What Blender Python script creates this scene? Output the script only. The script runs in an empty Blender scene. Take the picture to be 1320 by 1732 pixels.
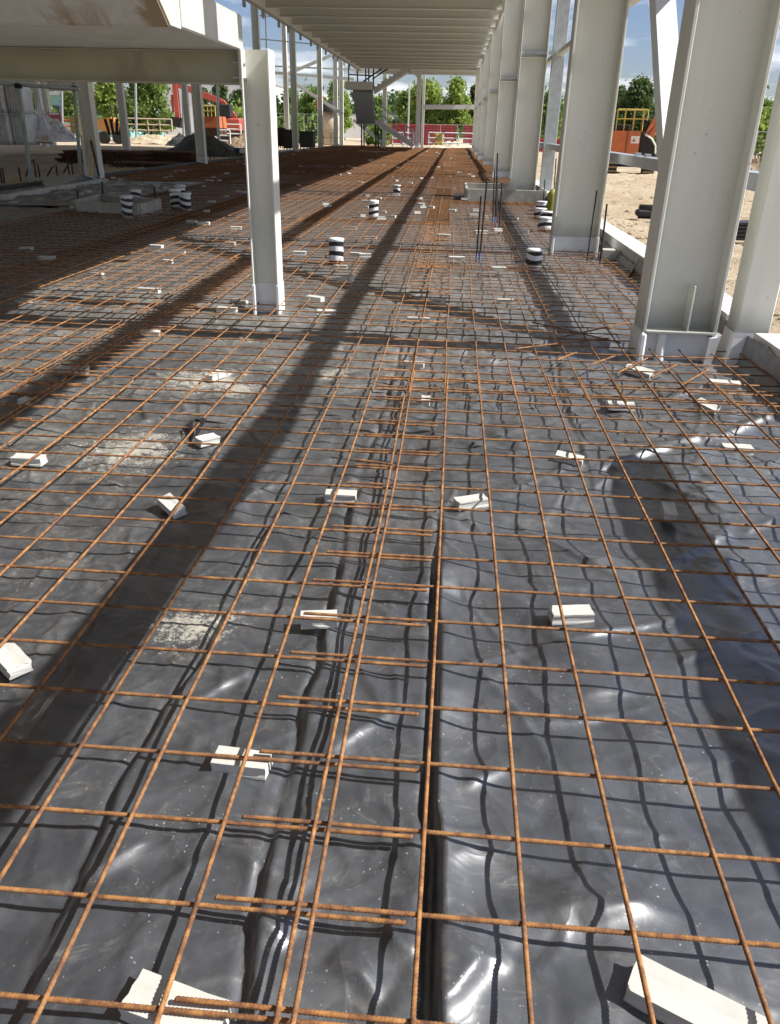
import bpy, bmesh, math, random
import numpy as np
from mathutils import Vector, Matrix
random.seed(7)
SC = bpy.context.scene
COL = SC.collection
# ------------------------------------------------------------------ camera, light, exposure
CAMZ = 1.39
RC = np.array([[0.99602, 0.08375, 0.03024], [0.05074, -0.44002, -0.89655], [-0.06178, 0.89452, -0.44252]])
def _basis():
    f = 1322.0
    y = np.array([771 - 660, 221 - 866, f], float); y /= np.linalg.norm(y)
    d = np.array([600 - 660, 3570 - 866, f], float); d /= np.linalg.norm(d)
    d = d - y * (d @ y); d /= np.linalg.norm(d)
    z = -d; x = np.cross(y, z)
    return f, np.stack([x, y, z], 1)
FOC, RC = _basis()
cam_data = bpy.data.cameras.new('camera')
cam = bpy.data.objects.new('camera', cam_data); COL.objects.link(cam)
M = Matrix(((RC[0][0], -RC[1][0], -RC[2][0], 0), (RC[0][1], -RC[1][1], -RC[2][1], 0),
            (RC[0][2], -RC[1][2], -RC[2][2], CAMZ), (0, 0, 0, 1)))
cam.matrix_world = M
cam_data.sensor_fit = 'VERTICAL'; cam_data.sensor_height = 36.0
cam_data.lens = 36.0 * FOC / 1732.0
cam_data.clip_start = 0.02; cam_data.clip_end = 3000
SC.camera = cam

SUN_K = 1.02                      # horizontal run of a shadow per metre of height
SUN_DIR = Vector((1.0, -0.08, 1.0 / SUN_K)).normalized()
SUN_EL = math.asin(SUN_DIR.z)
world = bpy.data.worlds.new('World'); SC.world = world; world.use_nodes = True
wn, wl = world.node_tree.nodes, world.node_tree.links
bg = wn['Background']
sky = wn.new('ShaderNodeTexSky'); sky.sky_type = 'NISHITA'; sky.sun_disc = False
sky.sun_elevation = SUN_EL; sky.sun_rotation = math.atan2(SUN_DIR.x, SUN_DIR.y)
sky.air_density = 1.0; sky.dust_density = 0.5; sky.ozone_density = 3.0
tc = wn.new('ShaderNodeTexCoord'); sep = wn.new('ShaderNodeSeparateXYZ'); wl.new(tc.outputs['Generated'], sep.inputs[0])
mx = wn.new('ShaderNodeMath'); mx.operation = 'MAXIMUM'; mx.inputs[1].default_value = 0.03; wl.new(sep.outputs['Z'], mx.inputs[0])
ad = wn.new('ShaderNodeMath'); ad.operation = 'ADD'; ad.inputs[1].default_value = 0.12; wl.new(mx.outputs[0], ad.inputs[0])
dx = wn.new('ShaderNodeMath'); dx.operation = 'DIVIDE'; wl.new(sep.outputs['X'], dx.inputs[0]); wl.new(ad.outputs[0], dx.inputs[1])
dy = wn.new('ShaderNodeMath'); dy.operation = 'DIVIDE'; wl.new(sep.outputs['Y'], dy.inputs[0]); wl.new(ad.outputs[0], dy.inputs[1])
cb = wn.new('ShaderNodeCombineXYZ'); wl.new(dx.outputs[0], cb.inputs[0]); wl.new(dy.outputs[0], cb.inputs[1])
cn = wn.new('ShaderNodeTexNoise'); cn.inputs['Scale'].default_value = 1.5; cn.inputs['Detail'].default_value = 7; cn.inputs['Roughness'].default_value = 0.55
wl.new(cb.outputs[0], cn.inputs['Vector'])
cr = wn.new('ShaderNodeValToRGB'); cr.color_ramp.elements[0].position = 0.46; cr.color_ramp.elements[1].position = 0.74
wl.new(cn.outputs['Fac'], cr.inputs[0])
mixc = wn.new('ShaderNodeMix'); mixc.data_type = 'RGBA'
wl.new(cr.outputs['Color'], mixc.inputs[0]); tint = wn.new('ShaderNodeMix'); tint.data_type = 'RGBA'; tint.blend_type = 'MULTIPLY'; tint.inputs[0].default_value = 1.0; wl.new(sky.outputs[0], tint.inputs[6]); tint.inputs[7].default_value = (1.0, 0.98, 1.15, 1); wl.new(tint.outputs[2], mixc.inputs[6]); mixc.inputs[7].default_value = (14.0, 14.3, 14.8, 1)
wl.new(mixc.outputs[2], bg.inputs['Color']); bg.inputs['Strength'].default_value = 0.058
sun = bpy.data.lights.new('sun', 'SUN'); sun.energy = 5.0; sun.angle = math.radians(0.42); sun.color = (1.0, 0.975, 0.935)
suno = bpy.data.objects.new('sun', sun); COL.objects.link(suno)
suno.rotation_euler = (-SUN_DIR).to_track_quat('-Z', 'Y').to_euler(); suno.location = (20, 0, 20)
SC.view_settings.view_transform = 'Standard'; SC.view_settings.look = 'None'
SC.view_settings.gamma = 1.0; SC.view_settings.use_curve_mapping = False
SC.view_settings.exposure = 0.66
SC.render.engine = 'CYCLES'

# ------------------------------------------------------------------ helpers
def _ray(u, v):
    w = RC.T @ np.array([u - 660, v - 866, FOC]); return w / np.linalg.norm(w)
def gnd(u, v, z=0.0):
    w = _ray(u, v); t = (z - CAMZ) / w[2]; return Vector((w[0] * t, w[1] * t, z))
def at(u, v, Y):
    w = _ray(u, v); t = Y / w[1]; return Vector((w[0] * t, Y, CAMZ + w[2] * t))

def tag(o, label=None, cat=None, group=None, kind=None):
    if label: o['label'] = label
    if cat: o['category'] = cat
    if group: o['group'] = group
    if kind: o['kind'] = kind
    return o
def empty(name, loc=(0, 0, 0), label=None, cat=None, group=None):
    o = bpy.data.objects.new(name, None); COL.objects.link(o); o.location = loc
    o.empty_display_size = 0.1
    return tag(o, label, cat, group)
def link(name, mesh, parent=None, loc=None, rot=None):
    o = bpy.data.objects.new(name, mesh); COL.objects.link(o)
    if parent is not None: o.parent = parent
    if loc is not None: o.location = loc
    if rot is not None: o.rotation_euler = rot
    return o
def copy_tree(o, parent=None):
    c = o.copy(); COL.objects.link(c)
    if parent is not None: c.parent = parent
    for ch in list(o.children): copy_tree(ch, c)
    return c

class MB:
    def __init__(s): s.v = []; s.f = []; s.sm = []
    def add(s, vs, fs, smooth=False):
        b = len(s.v); s.v += [tuple(p) for p in vs]
        s.f += [tuple(b + i for i in f) for f in fs]; s.sm += [smooth] * len(fs); return s
    def box(s, x0, x1, y0, y1, z0, z1, bev=0.0, mat=None):
        if bev <= 0:
            vs = [(x0, y0, z0), (x1, y0, z0), (x1, y1, z0), (x0, y1, z0), (x0, y0, z1), (x1, y0, z1), (x1, y1, z1), (x0, y1, z1)]
            fs = [(3, 2, 1, 0), (4, 5, 6, 7), (0, 1, 5, 4), (1, 2, 6, 5), (2, 3, 7, 6), (3, 0, 4, 7)]
        else:
            b = bev; vs = []
            def ring(z, i): return [(x0 + i, y0 + b, z), (x0 + b, y0 + i, z), (x1 - b, y0 + i, z), (x1 - i, y0 + b, z), (x1 - i, y1 - b, z), (x1 - b, y1 - i, z), (x0 + b, y1 - i, z), (x0 + i, y1 - b, z)]
            R = [ring(z0, b), ring(z0 + b, 0), ring(z1 - b, 0), ring(z1, b)]
            for r in R: vs += r
            fs = [tuple(range(7, -1, -1)), tuple(range(24, 32))]
            for k in range(3):
                for i in range(8):
                    j = (i + 1) % 8; fs.append((k * 8 + i, k * 8 + j, k * 8 + 8 + j, k * 8 + 8 + i))
        if mat is not None: vs = [tuple(mat @ Vector(p)) for p in vs]
        return s.add(vs, fs)
    def prism(s, poly, axis, a0, a1, mat=None):
        # poly: list of 2D points; axis 'x': poly=(y,z); 'y': poly=(x,z); 'z': poly=(x,y)
        def P(p, a): return {'x': (a, p[0], p[1]), 'y': (p[0], a, p[1]), 'z': (p[0], p[1], a)}[axis]
        n = len(poly); vs = [P(p, a0) for p in poly] + [P(p, a1) for p in poly]
        fs = [tuple(range(n - 1, -1, -1)), tuple(range(n, 2 * n))] + [(i, (i + 1) % n, n + (i + 1) % n, n + i) for i in range(n)]
        if axis == 'y': fs = [tuple(reversed(f)) for f in fs]
        if mat is not None: vs = [tuple(mat @ Vector(p)) for p in vs]
        return s.add(vs, fs)
    def tube(s, pts, r, seg=8, cap=True, smooth=True):
        pts = [Vector(p) for p in pts]; n = len(pts); rr = r if isinstance(r, (list, tuple)) else [r] * n
        vs = []; up = None
        for i, p in enumerate(pts):
            t = (pts[min(i + 1, n - 1)] - pts[max(i - 1, 0)]).normalized()
            if up is None:
                up = Vector((0, 0, 1)) if abs(t.z) < 0.9 else Vector((1, 0, 0))
            a = t.cross(up).normalized(); b = a.cross(t).normalized(); up = b
            for k in range(seg):
                an = 2 * math.pi * k / seg
                vs.append(p + (a * math.cos(an) + b * math.sin(an)) * rr[i])
        fs = []
        for i in range(n - 1):
            for k in range(seg):
                k2 = (k + 1) % seg; fs.append((i * seg + k, i * seg + k2, (i + 1) * seg + k2, (i + 1) * seg + k))
        s.add(vs, fs, smooth)
        if cap:
            s.add(vs[:seg], [tuple(range(seg - 1, -1, -1))]); s.add(vs[-seg:], [tuple(range(seg))])
        return s
    def lathe(s, prof, seg=20, c=(0, 0, 0), smooth=True, wob=0.0, rnd=None):
        vs = []
        for (r, z) in prof:
            for k in range(seg):
                a = 2 * math.pi * k / seg; q = r * (1 + (rnd.uniform(-wob, wob) if wob else 0))
                vs.append((c[0] + q * math.cos(a), c[1] + q * math.sin(a), c[2] + z))
        fs = [(i * seg + k, i * seg + (k + 1) % seg, (i + 1) * seg + (k + 1) % seg, (i + 1) * seg + k) for i in range(len(prof) - 1) for k in range(seg)]
        s.add(vs, fs, smooth); return s
    def quad(s, a, b, c, d): return s.add([a, b, c, d], [(0, 1, 2, 3)])
    def mesh(s, name, mat):
        m = bpy.data.meshes.new(name); m.from_pydata(s.v, [], s.f); m.materials.append(mat)
        m.polygons.foreach_set('use_smooth', s.sm); m.update(); return m
    def build(s, name, mat, parent=None, world=False, loc=None):
        if parent is not None and world:
            L = parent.location
            pp = parent.parent
            while pp is not None: L = L + pp.location; pp = pp.parent
            s.v = [(p[0] - L.x, p[1] - L.y, p[2] - L.z) for p in s.v]
        return link(name, s.mesh(name, mat), parent, loc)

def rotm(ax, deg): return Matrix.Rotation(math.radians(deg), 4, ax)
def aimbox(p0, p1, w, h):
    """matrix whose local y runs p0->p1; returns matrix and length"""
    p0, p1 = Vector(p0), Vector(p1); d = p1 - p0; L = d.length; y = d / L
    up = Vector((0, 0, 1)) if abs(y.z) < 0.95 else Vector((0, 1, 0))
    x = y.cross(up).normalized(); z = x.cross(y).normalized()
    m = Matrix(((x.x, y.x, z.x, p0.x), (x.y, y.y, z.y, p0.y), (x.z, y.z, z.z, p0.z), (0, 0, 0, 1)))
    return m, L
def bar(mb, p0, p1, w, h):
    m, L = aimbox(p0, p1, w, h); mb.box(-w / 2, w / 2, 0, L, -h / 2, h / 2, mat=m); return mb

# ------------------------------------------------------------------ materials
def newmat(name):
    m = bpy.data.materials.new(name); m.use_nodes = True
    nt = m.node_tree; b = nt.nodes['Principled BSDF']; return m, nt, b
def setspec(b, s):
    b.inputs['Specular IOR Level'].default_value = s
def noise(nt, scale, detail=4, rough=0.55, vec=None, dist=0.0):
    n = nt.nodes.new('ShaderNodeTexNoise'); n.inputs['Scale'].default_value = scale; n.inputs['Detail'].default_value = detail
    n.inputs['Roughness'].default_value = rough; n.inputs['Distortion'].default_value = dist
    if vec is not None: nt.links.new(vec, n.inputs['Vector'])
    return n.outputs['Fac']
def objco(nt, scale=None):
    t = nt.nodes.new('ShaderNodeTexCoord')
    if scale is None: return t.outputs['Object']
    m = nt.nodes.new('ShaderNodeMapping'); m.inputs['Scale'].default_value = scale
    nt.links.new(t.outputs['Object'], m.inputs['Vector']); return m.outputs[0]
def ramp(nt, fac, stops):
    r = nt.nodes.new('ShaderNodeValToRGB'); e = r.color_ramp.elements
    while len(e) < len(stops): e.new(0.5)
    for i, (p, c) in enumerate(stops):
        e[i].position = p; e[i].color = (c[0], c[1], c[2], 1) if isinstance(c, (tuple, list)) else (c, c, c, 1)
    nt.links.new(fac, r.inputs[0]); return r.outputs['Color']
def mixcol(nt, fac, a, b):
    n = nt.nodes.new('ShaderNodeMix'); n.data_type = 'RGBA'
    for s, i in ((fac, 0), (a, 6), (b, 7)):
        if isinstance(s, (int, float)): n.inputs[i].default_value = s
        elif isinstance(s, (tuple, list)): n.inputs[i].default_value = (s[0], s[1], s[2], 1)
        else: nt.links.new(s, n.inputs[i])
    return n.outputs[2]
def math_(nt, op, a, b=None):
    n = nt.nodes.new('ShaderNodeMath'); n.operation = op
    for s, i in ((a, 0), (b, 1)):
        if s is None: continue
        if isinstance(s, (int, float)): n.inputs[i].default_value = s
        else: nt.links.new(s, n.inputs[i])
    return n.outputs[0]
def bump(nt, b, h, strength=0.3, dist=0.01):
    n = nt.nodes.new('ShaderNodeBump'); n.inputs['Strength'].default_value = strength; n.inputs['Distance'].default_value = dist
    nt.links.new(h, n.inputs['Height']); nt.links.new(n.outputs[0], b.inputs['Normal'])

def simple(name, col, rough=0.6, spec=0.4, var=0.12, scale=6.0, bmp=0.15, metal=0.0, dirt=None):
    m, nt, b = newmat(name); co = objco(nt)
    f = noise(nt, scale, 5, 0.6, co)
    lo = tuple(c * (1 - var) for c in col); hi = tuple(min(1, c * (1 + var)) for c in col)
    c = ramp(nt, f, [(0.3, lo), (0.7, hi)])
    if dirt:
        f2 = noise(nt, scale * 0.35, 6, 0.65, co, 0.6)
        c = mixcol(nt, ramp(nt, f2, [(0.52, 0.0), (0.72, dirt[3])]), c, dirt[:3])
    nt.links.new(c, b.inputs['Base Color']); b.inputs['Roughness'].default_value = rough; setspec(b, spec); b.inputs['Metallic'].default_value = metal
    if bmp: bump(nt, b, noise(nt, scale * 6, 4, 0.6, co), bmp, 0.004)
    return m

M_ = {}
M_['steel'] = None
def steel_mat(name, col, grime=True):
    m, nt, b = newmat(name); co = objco(nt)
    streak = noise(nt, 3.0, 5, 0.6, objco(nt, (6, 6, 0.35)))
    c = ramp(nt, streak, [(0.3, tuple(k * 0.96 for k in col)), (0.7, tuple(k * 1.02 for k in col))])
    sp = noise(nt, 26, 3, 0.7, co)
    c = mixcol(nt, ramp(nt, sp, [(0.68, 0.0), (0.76, 0.5)]), c, (0.16, 0.13, 0.09))
    sc2 = noise(nt, 2.2, 7, 0.75, objco(nt, (3, 3, 1.2)), 1.0)
    c = mixcol(nt, ramp(nt, sc2, [(0.60, 0.0), (0.74, 0.30)]), c, (0.36, 0.34, 0.28))
    if grime:   # splashed dirt on the foot of the column, an uneven band just over the sleeve
        s = nt.nodes.new('ShaderNodeSeparateXYZ'); nt.links.new(co, s.inputs[0])
        z = math_(nt, 'ADD', s.outputs['Z'], math_(nt, 'MULTIPLY', math_(nt, 'SUBTRACT', noise(nt, 5, 4, 0.6, co), 0.5), 0.22))
        fz = ramp(nt, z, [(0.22, 0.55), (0.40, 0.0)])
        c = mixcol(nt, fz, c, (0.24, 0.24, 0.22))
    nt.links.new(c, b.inputs['Base Color']); b.inputs['Roughness'].default_value = 0.5; setspec(b, 0.35)
    bump(nt, b, noise(nt, 40, 3, 0.6, co), 0.08, 0.003)
    return m
M_['steel'] = steel_mat('column_paint', (0.70, 0.705, 0.635))
M_['steel_plain'] = steel_mat('steel_paint', (0.69, 0.69, 0.62), False)
M_['steel_shade_dirty'] = simple('landing_beam_shade_paint', (0.40, 0.385, 0.29), 0.5, 0.35, 0.1, 3, 0.1, dirt=(0.10, 0.06, 0.035, 0.55))  # same steel paint with shade darkened into its colour, plus brown stain patches
M_['galv'] = simple('galvanised', (0.42, 0.45, 0.46), 0.45, 0.5, 0.15, 8, 0.05, 0.35)
M_['sleeve'] = simple('white_coating', (0.74, 0.75, 0.75), 0.35, 0.5, 0.06, 9, 0.25, dirt=(0.45, 0.42, 0.36, 0.35))
M_['concrete'] = simple('concrete', (0.46, 0.45, 0.41), 0.85, 0.2, 0.14, 5, 0.3, dirt=(0.25, 0.23, 0.20, 0.5))
M_['kerbc'] = simple('kerb_concrete', (0.58, 0.57, 0.53), 0.85, 0.2, 0.10, 5, 0.3, dirt=(0.36, 0.33, 0.27, 0.5))
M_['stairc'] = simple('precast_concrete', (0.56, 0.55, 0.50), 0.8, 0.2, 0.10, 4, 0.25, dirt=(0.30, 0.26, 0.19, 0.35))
M_['block'] = simple('spacer_concrete', (0.53, 0.52, 0.475), 0.85, 0.2, 0.07, 12, 0.12, dirt=(0.42, 0.39, 0.32, 0.35))
M_['board'] = simple('form_board', (0.40, 0.38, 0.33), 0.85, 0.2, 0.18, 7, 0.2, dirt=(0.22, 0.19, 0.15, 0.5))
M_['black'] = simple('black_plastic', (0.018, 0.018, 0.02), 0.4, 0.5, 0.2, 10, 0.1)
M_['dark'] = simple('dark_rubber', (0.03, 0.03, 0.03), 0.75, 0.3, 0.25, 10, 0.2)
M_['white'] = simple('white_paint', (0.78, 0.78, 0.76), 0.5, 0.4, 0.05, 5, 0.05)
M_['wrap'] = simple('white_wrap', (0.78, 0.79, 0.80), 0.3, 0.5, 0.12, 3, 0.3, dirt=(0.20, 0.22, 0.28, 0.6))
M_['red'] = simple('hoarding_red', (0.36, 0.028, 0.045), 0.5, 0.4, 0.15, 2, 0.05)
M_['orange'] = simple('machine_orange', (0.56, 0.15, 0.05), 0.45, 0.45, 0.10, 3, 0.05, dirt=(0.30, 0.20, 0.12, 0.4))
M_['redpaint'] = simple('machine_red', (0.50, 0.10, 0.07), 0.45, 0.45, 0.10, 3, 0.05)
M_['yellow'] = simple('safety_yellow', (0.62, 0.47, 0.12), 0.5, 0.4, 0.08, 3, 0.05)
M_['dumperc'] = simple('dumper_orange', (0.52, 0.26, 0.07), 0.5, 0.4, 0.12, 3, 0.05, dirt=(0.30, 0.22, 0.14, 0.5))
M_['timber'] = simple('timber', (0.45, 0.31, 0.16), 0.8, 0.2, 0.2, 9, 0.2)
M_['soil'] = simple('soil', (0.27, 0.20, 0.13), 0.95, 0.1, 0.3, 3, 0.6)
M_['tarp'] = simple('dark_tarp', (0.05, 0.055, 0.05), 0.6, 0.4, 0.3, 2, 0.4)
M_['blue'] = simple('blue_plastic', (0.10, 0.19, 0.36), 0.45, 0.4, 0.12, 4, 0.1)
M_['teal'] = simple('teal_cladding', (0.22, 0.42, 0.40), 0.6, 0.3, 0.08, 1, 0.02)
M_['glass'] = simple('dark_glazing', (0.02, 0.03, 0.04), 0.1, 0.6, 0.1, 1, 0.0)
M_['shed'] = simple('white_cladding', (0.80, 0.80, 0.80), 0.6, 0.3, 0.03, 1, 0.0)
M_['cream'] = simple('mixer_cream', (0.66, 0.55, 0.40), 0.6, 0.3, 0.08, 2, 0.05)
M_['bark'] = simple('bark', (0.10, 0.075, 0.05), 0.9, 0.1, 0.3, 8, 0.3)
M_['hivis'] = simple('hivis_plastic', (0.26, 0.27, 0.03), 0.5, 0.4, 0.2, 6, 0.3)
M_['scaff'] = simple('scaffold_tube', (0.26, 0.30, 0.27), 0.5, 0.5, 0.2, 6, 0.05, 0.4)
M_['greyply'] = simple('grey_panel', (0.34, 0.35, 0.36), 0.6, 0.4, 0.08, 3, 0.1)
M_['deck'] = simple('deck_soffit', (0.40, 0.39, 0.35), 0.6, 0.3, 0.08, 2, 0.05)
M_['darkpipe'] = simple('dark_rod', (0.035, 0.033, 0.033), 0.7, 0.3, 0.3, 20, 0.2)

def rust_mat(name, bright):
    m, nt, b = newmat(name); co = objco(nt)
    oi = nt.nodes.new('ShaderNodeObjectInfo')
    va = nt.nodes.new('ShaderNodeVectorMath'); va.operation = 'ADD'; nt.links.new(co, va.inputs[0]); nt.links.new(oi.outputs['Location'], va.inputs[1])
    f = noise(nt, 22, 6, 0.78, va.outputs[0])
    c = ramp(nt, f, [(0.30, (0.060, 0.034, 0.030)), (0.44, (0.18, 0.082, 0.040)), (0.56, (0.36, 0.170, 0.058)), (0.72, (0.50, 0.29, 0.13))])
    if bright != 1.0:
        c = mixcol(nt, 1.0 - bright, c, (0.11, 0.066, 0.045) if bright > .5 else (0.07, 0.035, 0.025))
    c = mixcol(nt, math_(nt, 'MULTIPLY', oi.outputs['Random'], 0.32), c, (0.13, 0.085, 0.062))
    nt.links.new(c, b.inputs['Base Color']); b.inputs['Roughness'].default_value = 0.85; setspec(b, 0.2)
    bump(nt, b, noise(nt, 300, 3, 0.6, co), 0.3, 0.001)
    return m
M_['rust'] = rust_mat('rust', 1.0)
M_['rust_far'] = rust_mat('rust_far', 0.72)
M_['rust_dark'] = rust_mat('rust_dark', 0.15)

def stripe_mat():
    m, nt, b = newmat('striped_tape'); co = objco(nt)
    s = nt.nodes.new('ShaderNodeSeparateXYZ'); nt.links.new(co, s.inputs[0])
    wob = math_(nt, 'MULTIPLY', math_(nt, 'SUBTRACT', noise(nt, 6, 2, 0.5, co), 0.5), 0.03)
    z = math_(nt, 'ADD', math_(nt, 'ADD', s.outputs['Z'], wob), math_(nt, 'MULTIPLY', s.outputs['X'], 0.25))
    w = math_(nt, 'FRACT', math_(nt, 'MULTIPLY', z, 9.5))
    c = mixcol(nt, math_(nt, 'GREATER_THAN', w, 0.5), (0.70, 0.71, 0.72), (0.012, 0.012, 0.014))
    nt.links.new(c, b.inputs['Base Color']); b.inputs['Roughness'].default_value = 0.3
    bump(nt, b, noise(nt, 30, 3, 0.6, co), 0.4, 0.006); return m
M_['stripe'] = stripe_mat()

def leaf_mat(name, a, bcol):
    m, nt, b = newmat(name); co = objco(nt)
    f = noise(nt, 0.9, 4, 0.7, co)
    c = ramp(nt, f, [(0.32, a), (0.68, bcol)])
    nt.links.new(c, b.inputs['Base Color']); b.inputs['Roughness'].default_value = 0.6; setspec(b, 0.25)
    tr = nt.nodes.new('ShaderNodeBsdfTranslucent'); nt.links.new(c, tr.inputs['Color'])
    ms = nt.nodes.new('ShaderNodeMixShader'); ms.inputs[0].default_value = 0.45
    nt.links.new(b.outputs[0], ms.inputs[1]); nt.links.new(tr.outputs[0], ms.inputs[2])
    nt.links.new(ms.outputs[0], nt.nodes['Material Output'].inputs['Surface']); return m
M_['leaf_bright'] = leaf_mat('leaf_bright', (0.20, 0.29, 0.05), (0.36, 0.45, 0.12))
M_['leaf_mid'] = leaf_mat('leaf_mid', (0.14, 0.22, 0.045), (0.26, 0.35, 0.10))
M_['leaf_dark'] = leaf_mat('leaf_dark', (0.06, 0.105, 0.035), (0.13, 0.19, 0.065))

def membrane_mat():
    m, nt, b = newmat('polythene'); co = objco(nt)
    at_ = nt.nodes.new('ShaderNodeAttribute'); at_.attribute_name = 'dust'
    big = noise(nt, 0.9, 5, 0.6, co, 0.4); mid = noise(nt, 5, 6, 0.7, co, 0.8); fine = noise(nt, 60, 4, 0.7, co)
    film = ramp(nt, mid, [(0.30, (0.030, 0.034, 0.041)), (0.70, (0.048, 0.053, 0.062))])
    # dusty veil gathered in patches
    d1 = math_(nt, 'MULTIPLY', ramp(nt, big, [(0.40, 0.10), (0.66, 1.0)]), ramp(nt, mid, [(0.42, 0.0), (0.72, 1.0)]))
    # a few cement spills, in real places on the sheet
    s = nt.nodes.new('ShaderNodeSeparateXYZ'); nt.links.new(co, s.inputs[0])
    total = None
    for (x, y, r) in SPILLS:
        vd = nt.nodes.new('ShaderNodeVectorMath'); vd.operation = 'DISTANCE'; nt.links.new(co, vd.inputs[0]); vd.inputs[1].default_value = (x, y, 0)
        q = math_(nt, 'SUBTRACT', 1.0, math_(nt, 'DIVIDE', vd.outputs['Value'], r)); q = math_(nt, 'MAXIMUM', q, 0.0)
        total = q if total is None else math_(nt, 'MAXIMUM', total, q)
    sp = math_(nt, 'ADD', math_(nt, 'MULTIPLY', total, 0.42), math_(nt, 'SUBTRACT', noise(nt, 17, 6, 0.75, co, 0.5), 0.5))
    spill = ramp(nt, math_(nt, 'ADD', sp, math_(nt, 'MULTIPLY', math_(nt, 'SUBTRACT', noise(nt, 90, 5, 0.9, co), 0.5), 1.1)), [(0.24, 0.0), (0.34, 0.85)])
    # specks and splashes
    v = nt.nodes.new('ShaderNodeTexVoronoi'); v.inputs['Scale'].default_value = 150
    vn = nt.nodes.new('ShaderNodeTexNoise'); vn.inputs['Scale'].default_value = 140; vn.inputs['Detail'].default_value = 3; nt.links.new(co, vn.inputs['Vector'])
    vm = nt.nodes.new('ShaderNodeVectorMath'); vm.operation = 'MULTIPLY_ADD'; nt.links.new(vn.outputs['Color'], vm.inputs[0]); vm.inputs[1].default_value = (0.010, 0.010, 0); nt.links.new(co, vm.inputs[2]); nt.links.new(vm.outputs[0], v.inputs['Vector'])
    vr = nt.nodes.new('ShaderNodeSeparateColor'); nt.links.new(v.outputs['Color'], vr.inputs[0])
    size = math_(nt, 'MULTIPLY', math_(nt, 'GREATER_THAN', vr.outputs[0], 0.55), math_(nt, 'ADD', math_(nt, 'MULTIPLY', math_(nt, 'POWER', vr.outputs[1], 4.0), 0.42), 0.04))
    dens = ramp(nt, noise(nt, 3.0, 5, 0.75, co), [(0.42, 0.1), (0.62, 1.0)])
    speck = math_(nt, 'LESS_THAN', v.outputs['Distance'], math_(nt, 'MULTIPLY', size, dens))
    # scuffed crease lines
    wv = noise(nt, 3.2, 3, 0.5, co, 2.2)
    line = math_(nt, 'SUBTRACT', 1.0, math_(nt, 'MULTIPLY', math_(nt, 'ABSOLUTE', math_(nt, 'SUBTRACT', wv, 0.5)), 80.0))
    line = math_(nt, 'MULTIPLY', math_(nt, 'MAXIMUM', line, 0.0), ramp(nt, mid, [(0.46, 0.0), (0.66, 0.28)]))
    c = mixcol(nt, math_(nt, 'MULTIPLY', d1, math_(nt, 'ADD', math_(nt, 'MULTIPLY', fine, 0.30), 0.0)), film, (0.22, 0.215, 0.205))
    grit = noise(nt, 55, 6, 0.85, co, 0.4)
    c = mixcol(nt, math_(nt, 'MULTIPLY', at_.outputs['Fac'], ramp(nt, grit, [(0.42, 0.15), (0.60, 1.0)])), c, (0.42, 0.39, 0.32))
    c = mixcol(nt, line, c, (0.32, 0.29, 0.23))
    c = mixcol(nt, math_(nt, 'MULTIPLY', speck, 0.6), c, (0.46, 0.43, 0.36))
    c = mixcol(nt, spill, c, (0.44, 0.41, 0.34))
    # walked-on sheet further along the floor carries more dust
    far = ramp(nt, math_(nt, 'ADD', math_(nt, 'DIVIDE', s.outputs['Y'], 9.0), math_(nt, 'MULTIPLY', math_(nt, 'SUBTRACT', mid, 0.5), 0.5)), [(0.25, 0.0), (0.9, 0.36)])
    c = mixcol(nt, far, c, (0.27, 0.26, 0.24))
    nt.links.new(c, b.inputs['Base Color'])
    r = math_(nt, 'ADD', math_(nt, 'MULTIPLY', d1, 0.25), math_(nt, 'ADD', math_(nt, 'MULTIPLY', mid, 0.16), 0.22))
    r = math_(nt, 'ADD', r, math_(nt, 'MULTIPLY', math_(nt, 'MAXIMUM', spill, far), 0.3))
    nt.links.new(r, b.inputs['Roughness']); setspec(b, 0.95)
    h = math_(nt, 'ADD', math_(nt, 'MULTIPLY', noise(nt, 5.5, 1.5, 0.45, co, 0.9), 1.0), math_(nt, 'MULTIPLY', noise(nt, 30, 2, 0.5, co, 0.6), 0.05))
    n1 = math_(nt, 'ABSOLUTE', math_(nt, 'SUBTRACT', noise(nt, 3.3, 1.5, 0.5, co, 1.4), 0.5))
    n2 = math_(nt, 'ABSOLUTE', math_(nt, 'SUBTRACT', noise(nt, 7.5, 2.0, 0.5, co, 1.0), 0.5))
    h = math_(nt, 'SUBTRACT', h, math_(nt, 'ADD', math_(nt, 'MULTIPLY', n1, 2.2), math_(nt, 'MULTIPLY', n2, 0.55)))
    bump(nt, b, h, 0.20, 0.05)
    b.inputs['Coat Weight'].default_value = 0.85; b.inputs['Coat IOR'].default_value = 1.68
    nt.links.new(math_(nt, 'ADD', math_(nt, 'MULTIPLY', mid, 0.15), 0.42), b.inputs['Coat Roughness'])
    return m
SPILLS = []
for (u, v, r) in [(345, 640, .50), (225, 755, .45), (330, 1050, .22), (400, 655, .3), (560, 625, .3)]:
    p = gnd(u, v); SPILLS.append((p.x, p.y, r))
M_['membrane'] = membrane_mat()

def sand_mat():
    m, nt, b = newmat('sand'); co = objco(nt)
    f = noise(nt, 0.35, 6, 0.65, co, 0.5); g = noise(nt, 5, 6, 0.7, co)
    c = ramp(nt, f, [(0.3, (0.46, 0.36, 0.235)), (0.55, (0.58, 0.47, 0.33)), (0.75, (0.64, 0.55, 0.41))])
    c = mixcol(nt, ramp(nt, g, [(0.5, 0.0), (0.75, 0.5)]), c, (0.38, 0.29, 0.19))
    nt.links.new(c, b.inputs['Base Color']); b.inputs['Roughness'].default_value = 0.95; setspec(b, 0.1)
    bump(nt, b, math_(nt, 'ADD', noise(nt, 3, 8, 0.75, co), math_(nt, 'MULTIPLY', noise(nt, 25, 5, 0.7, co), 0.5)), 1.0, 0.10); return m
M_['sand'] = sand_mat()

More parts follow.
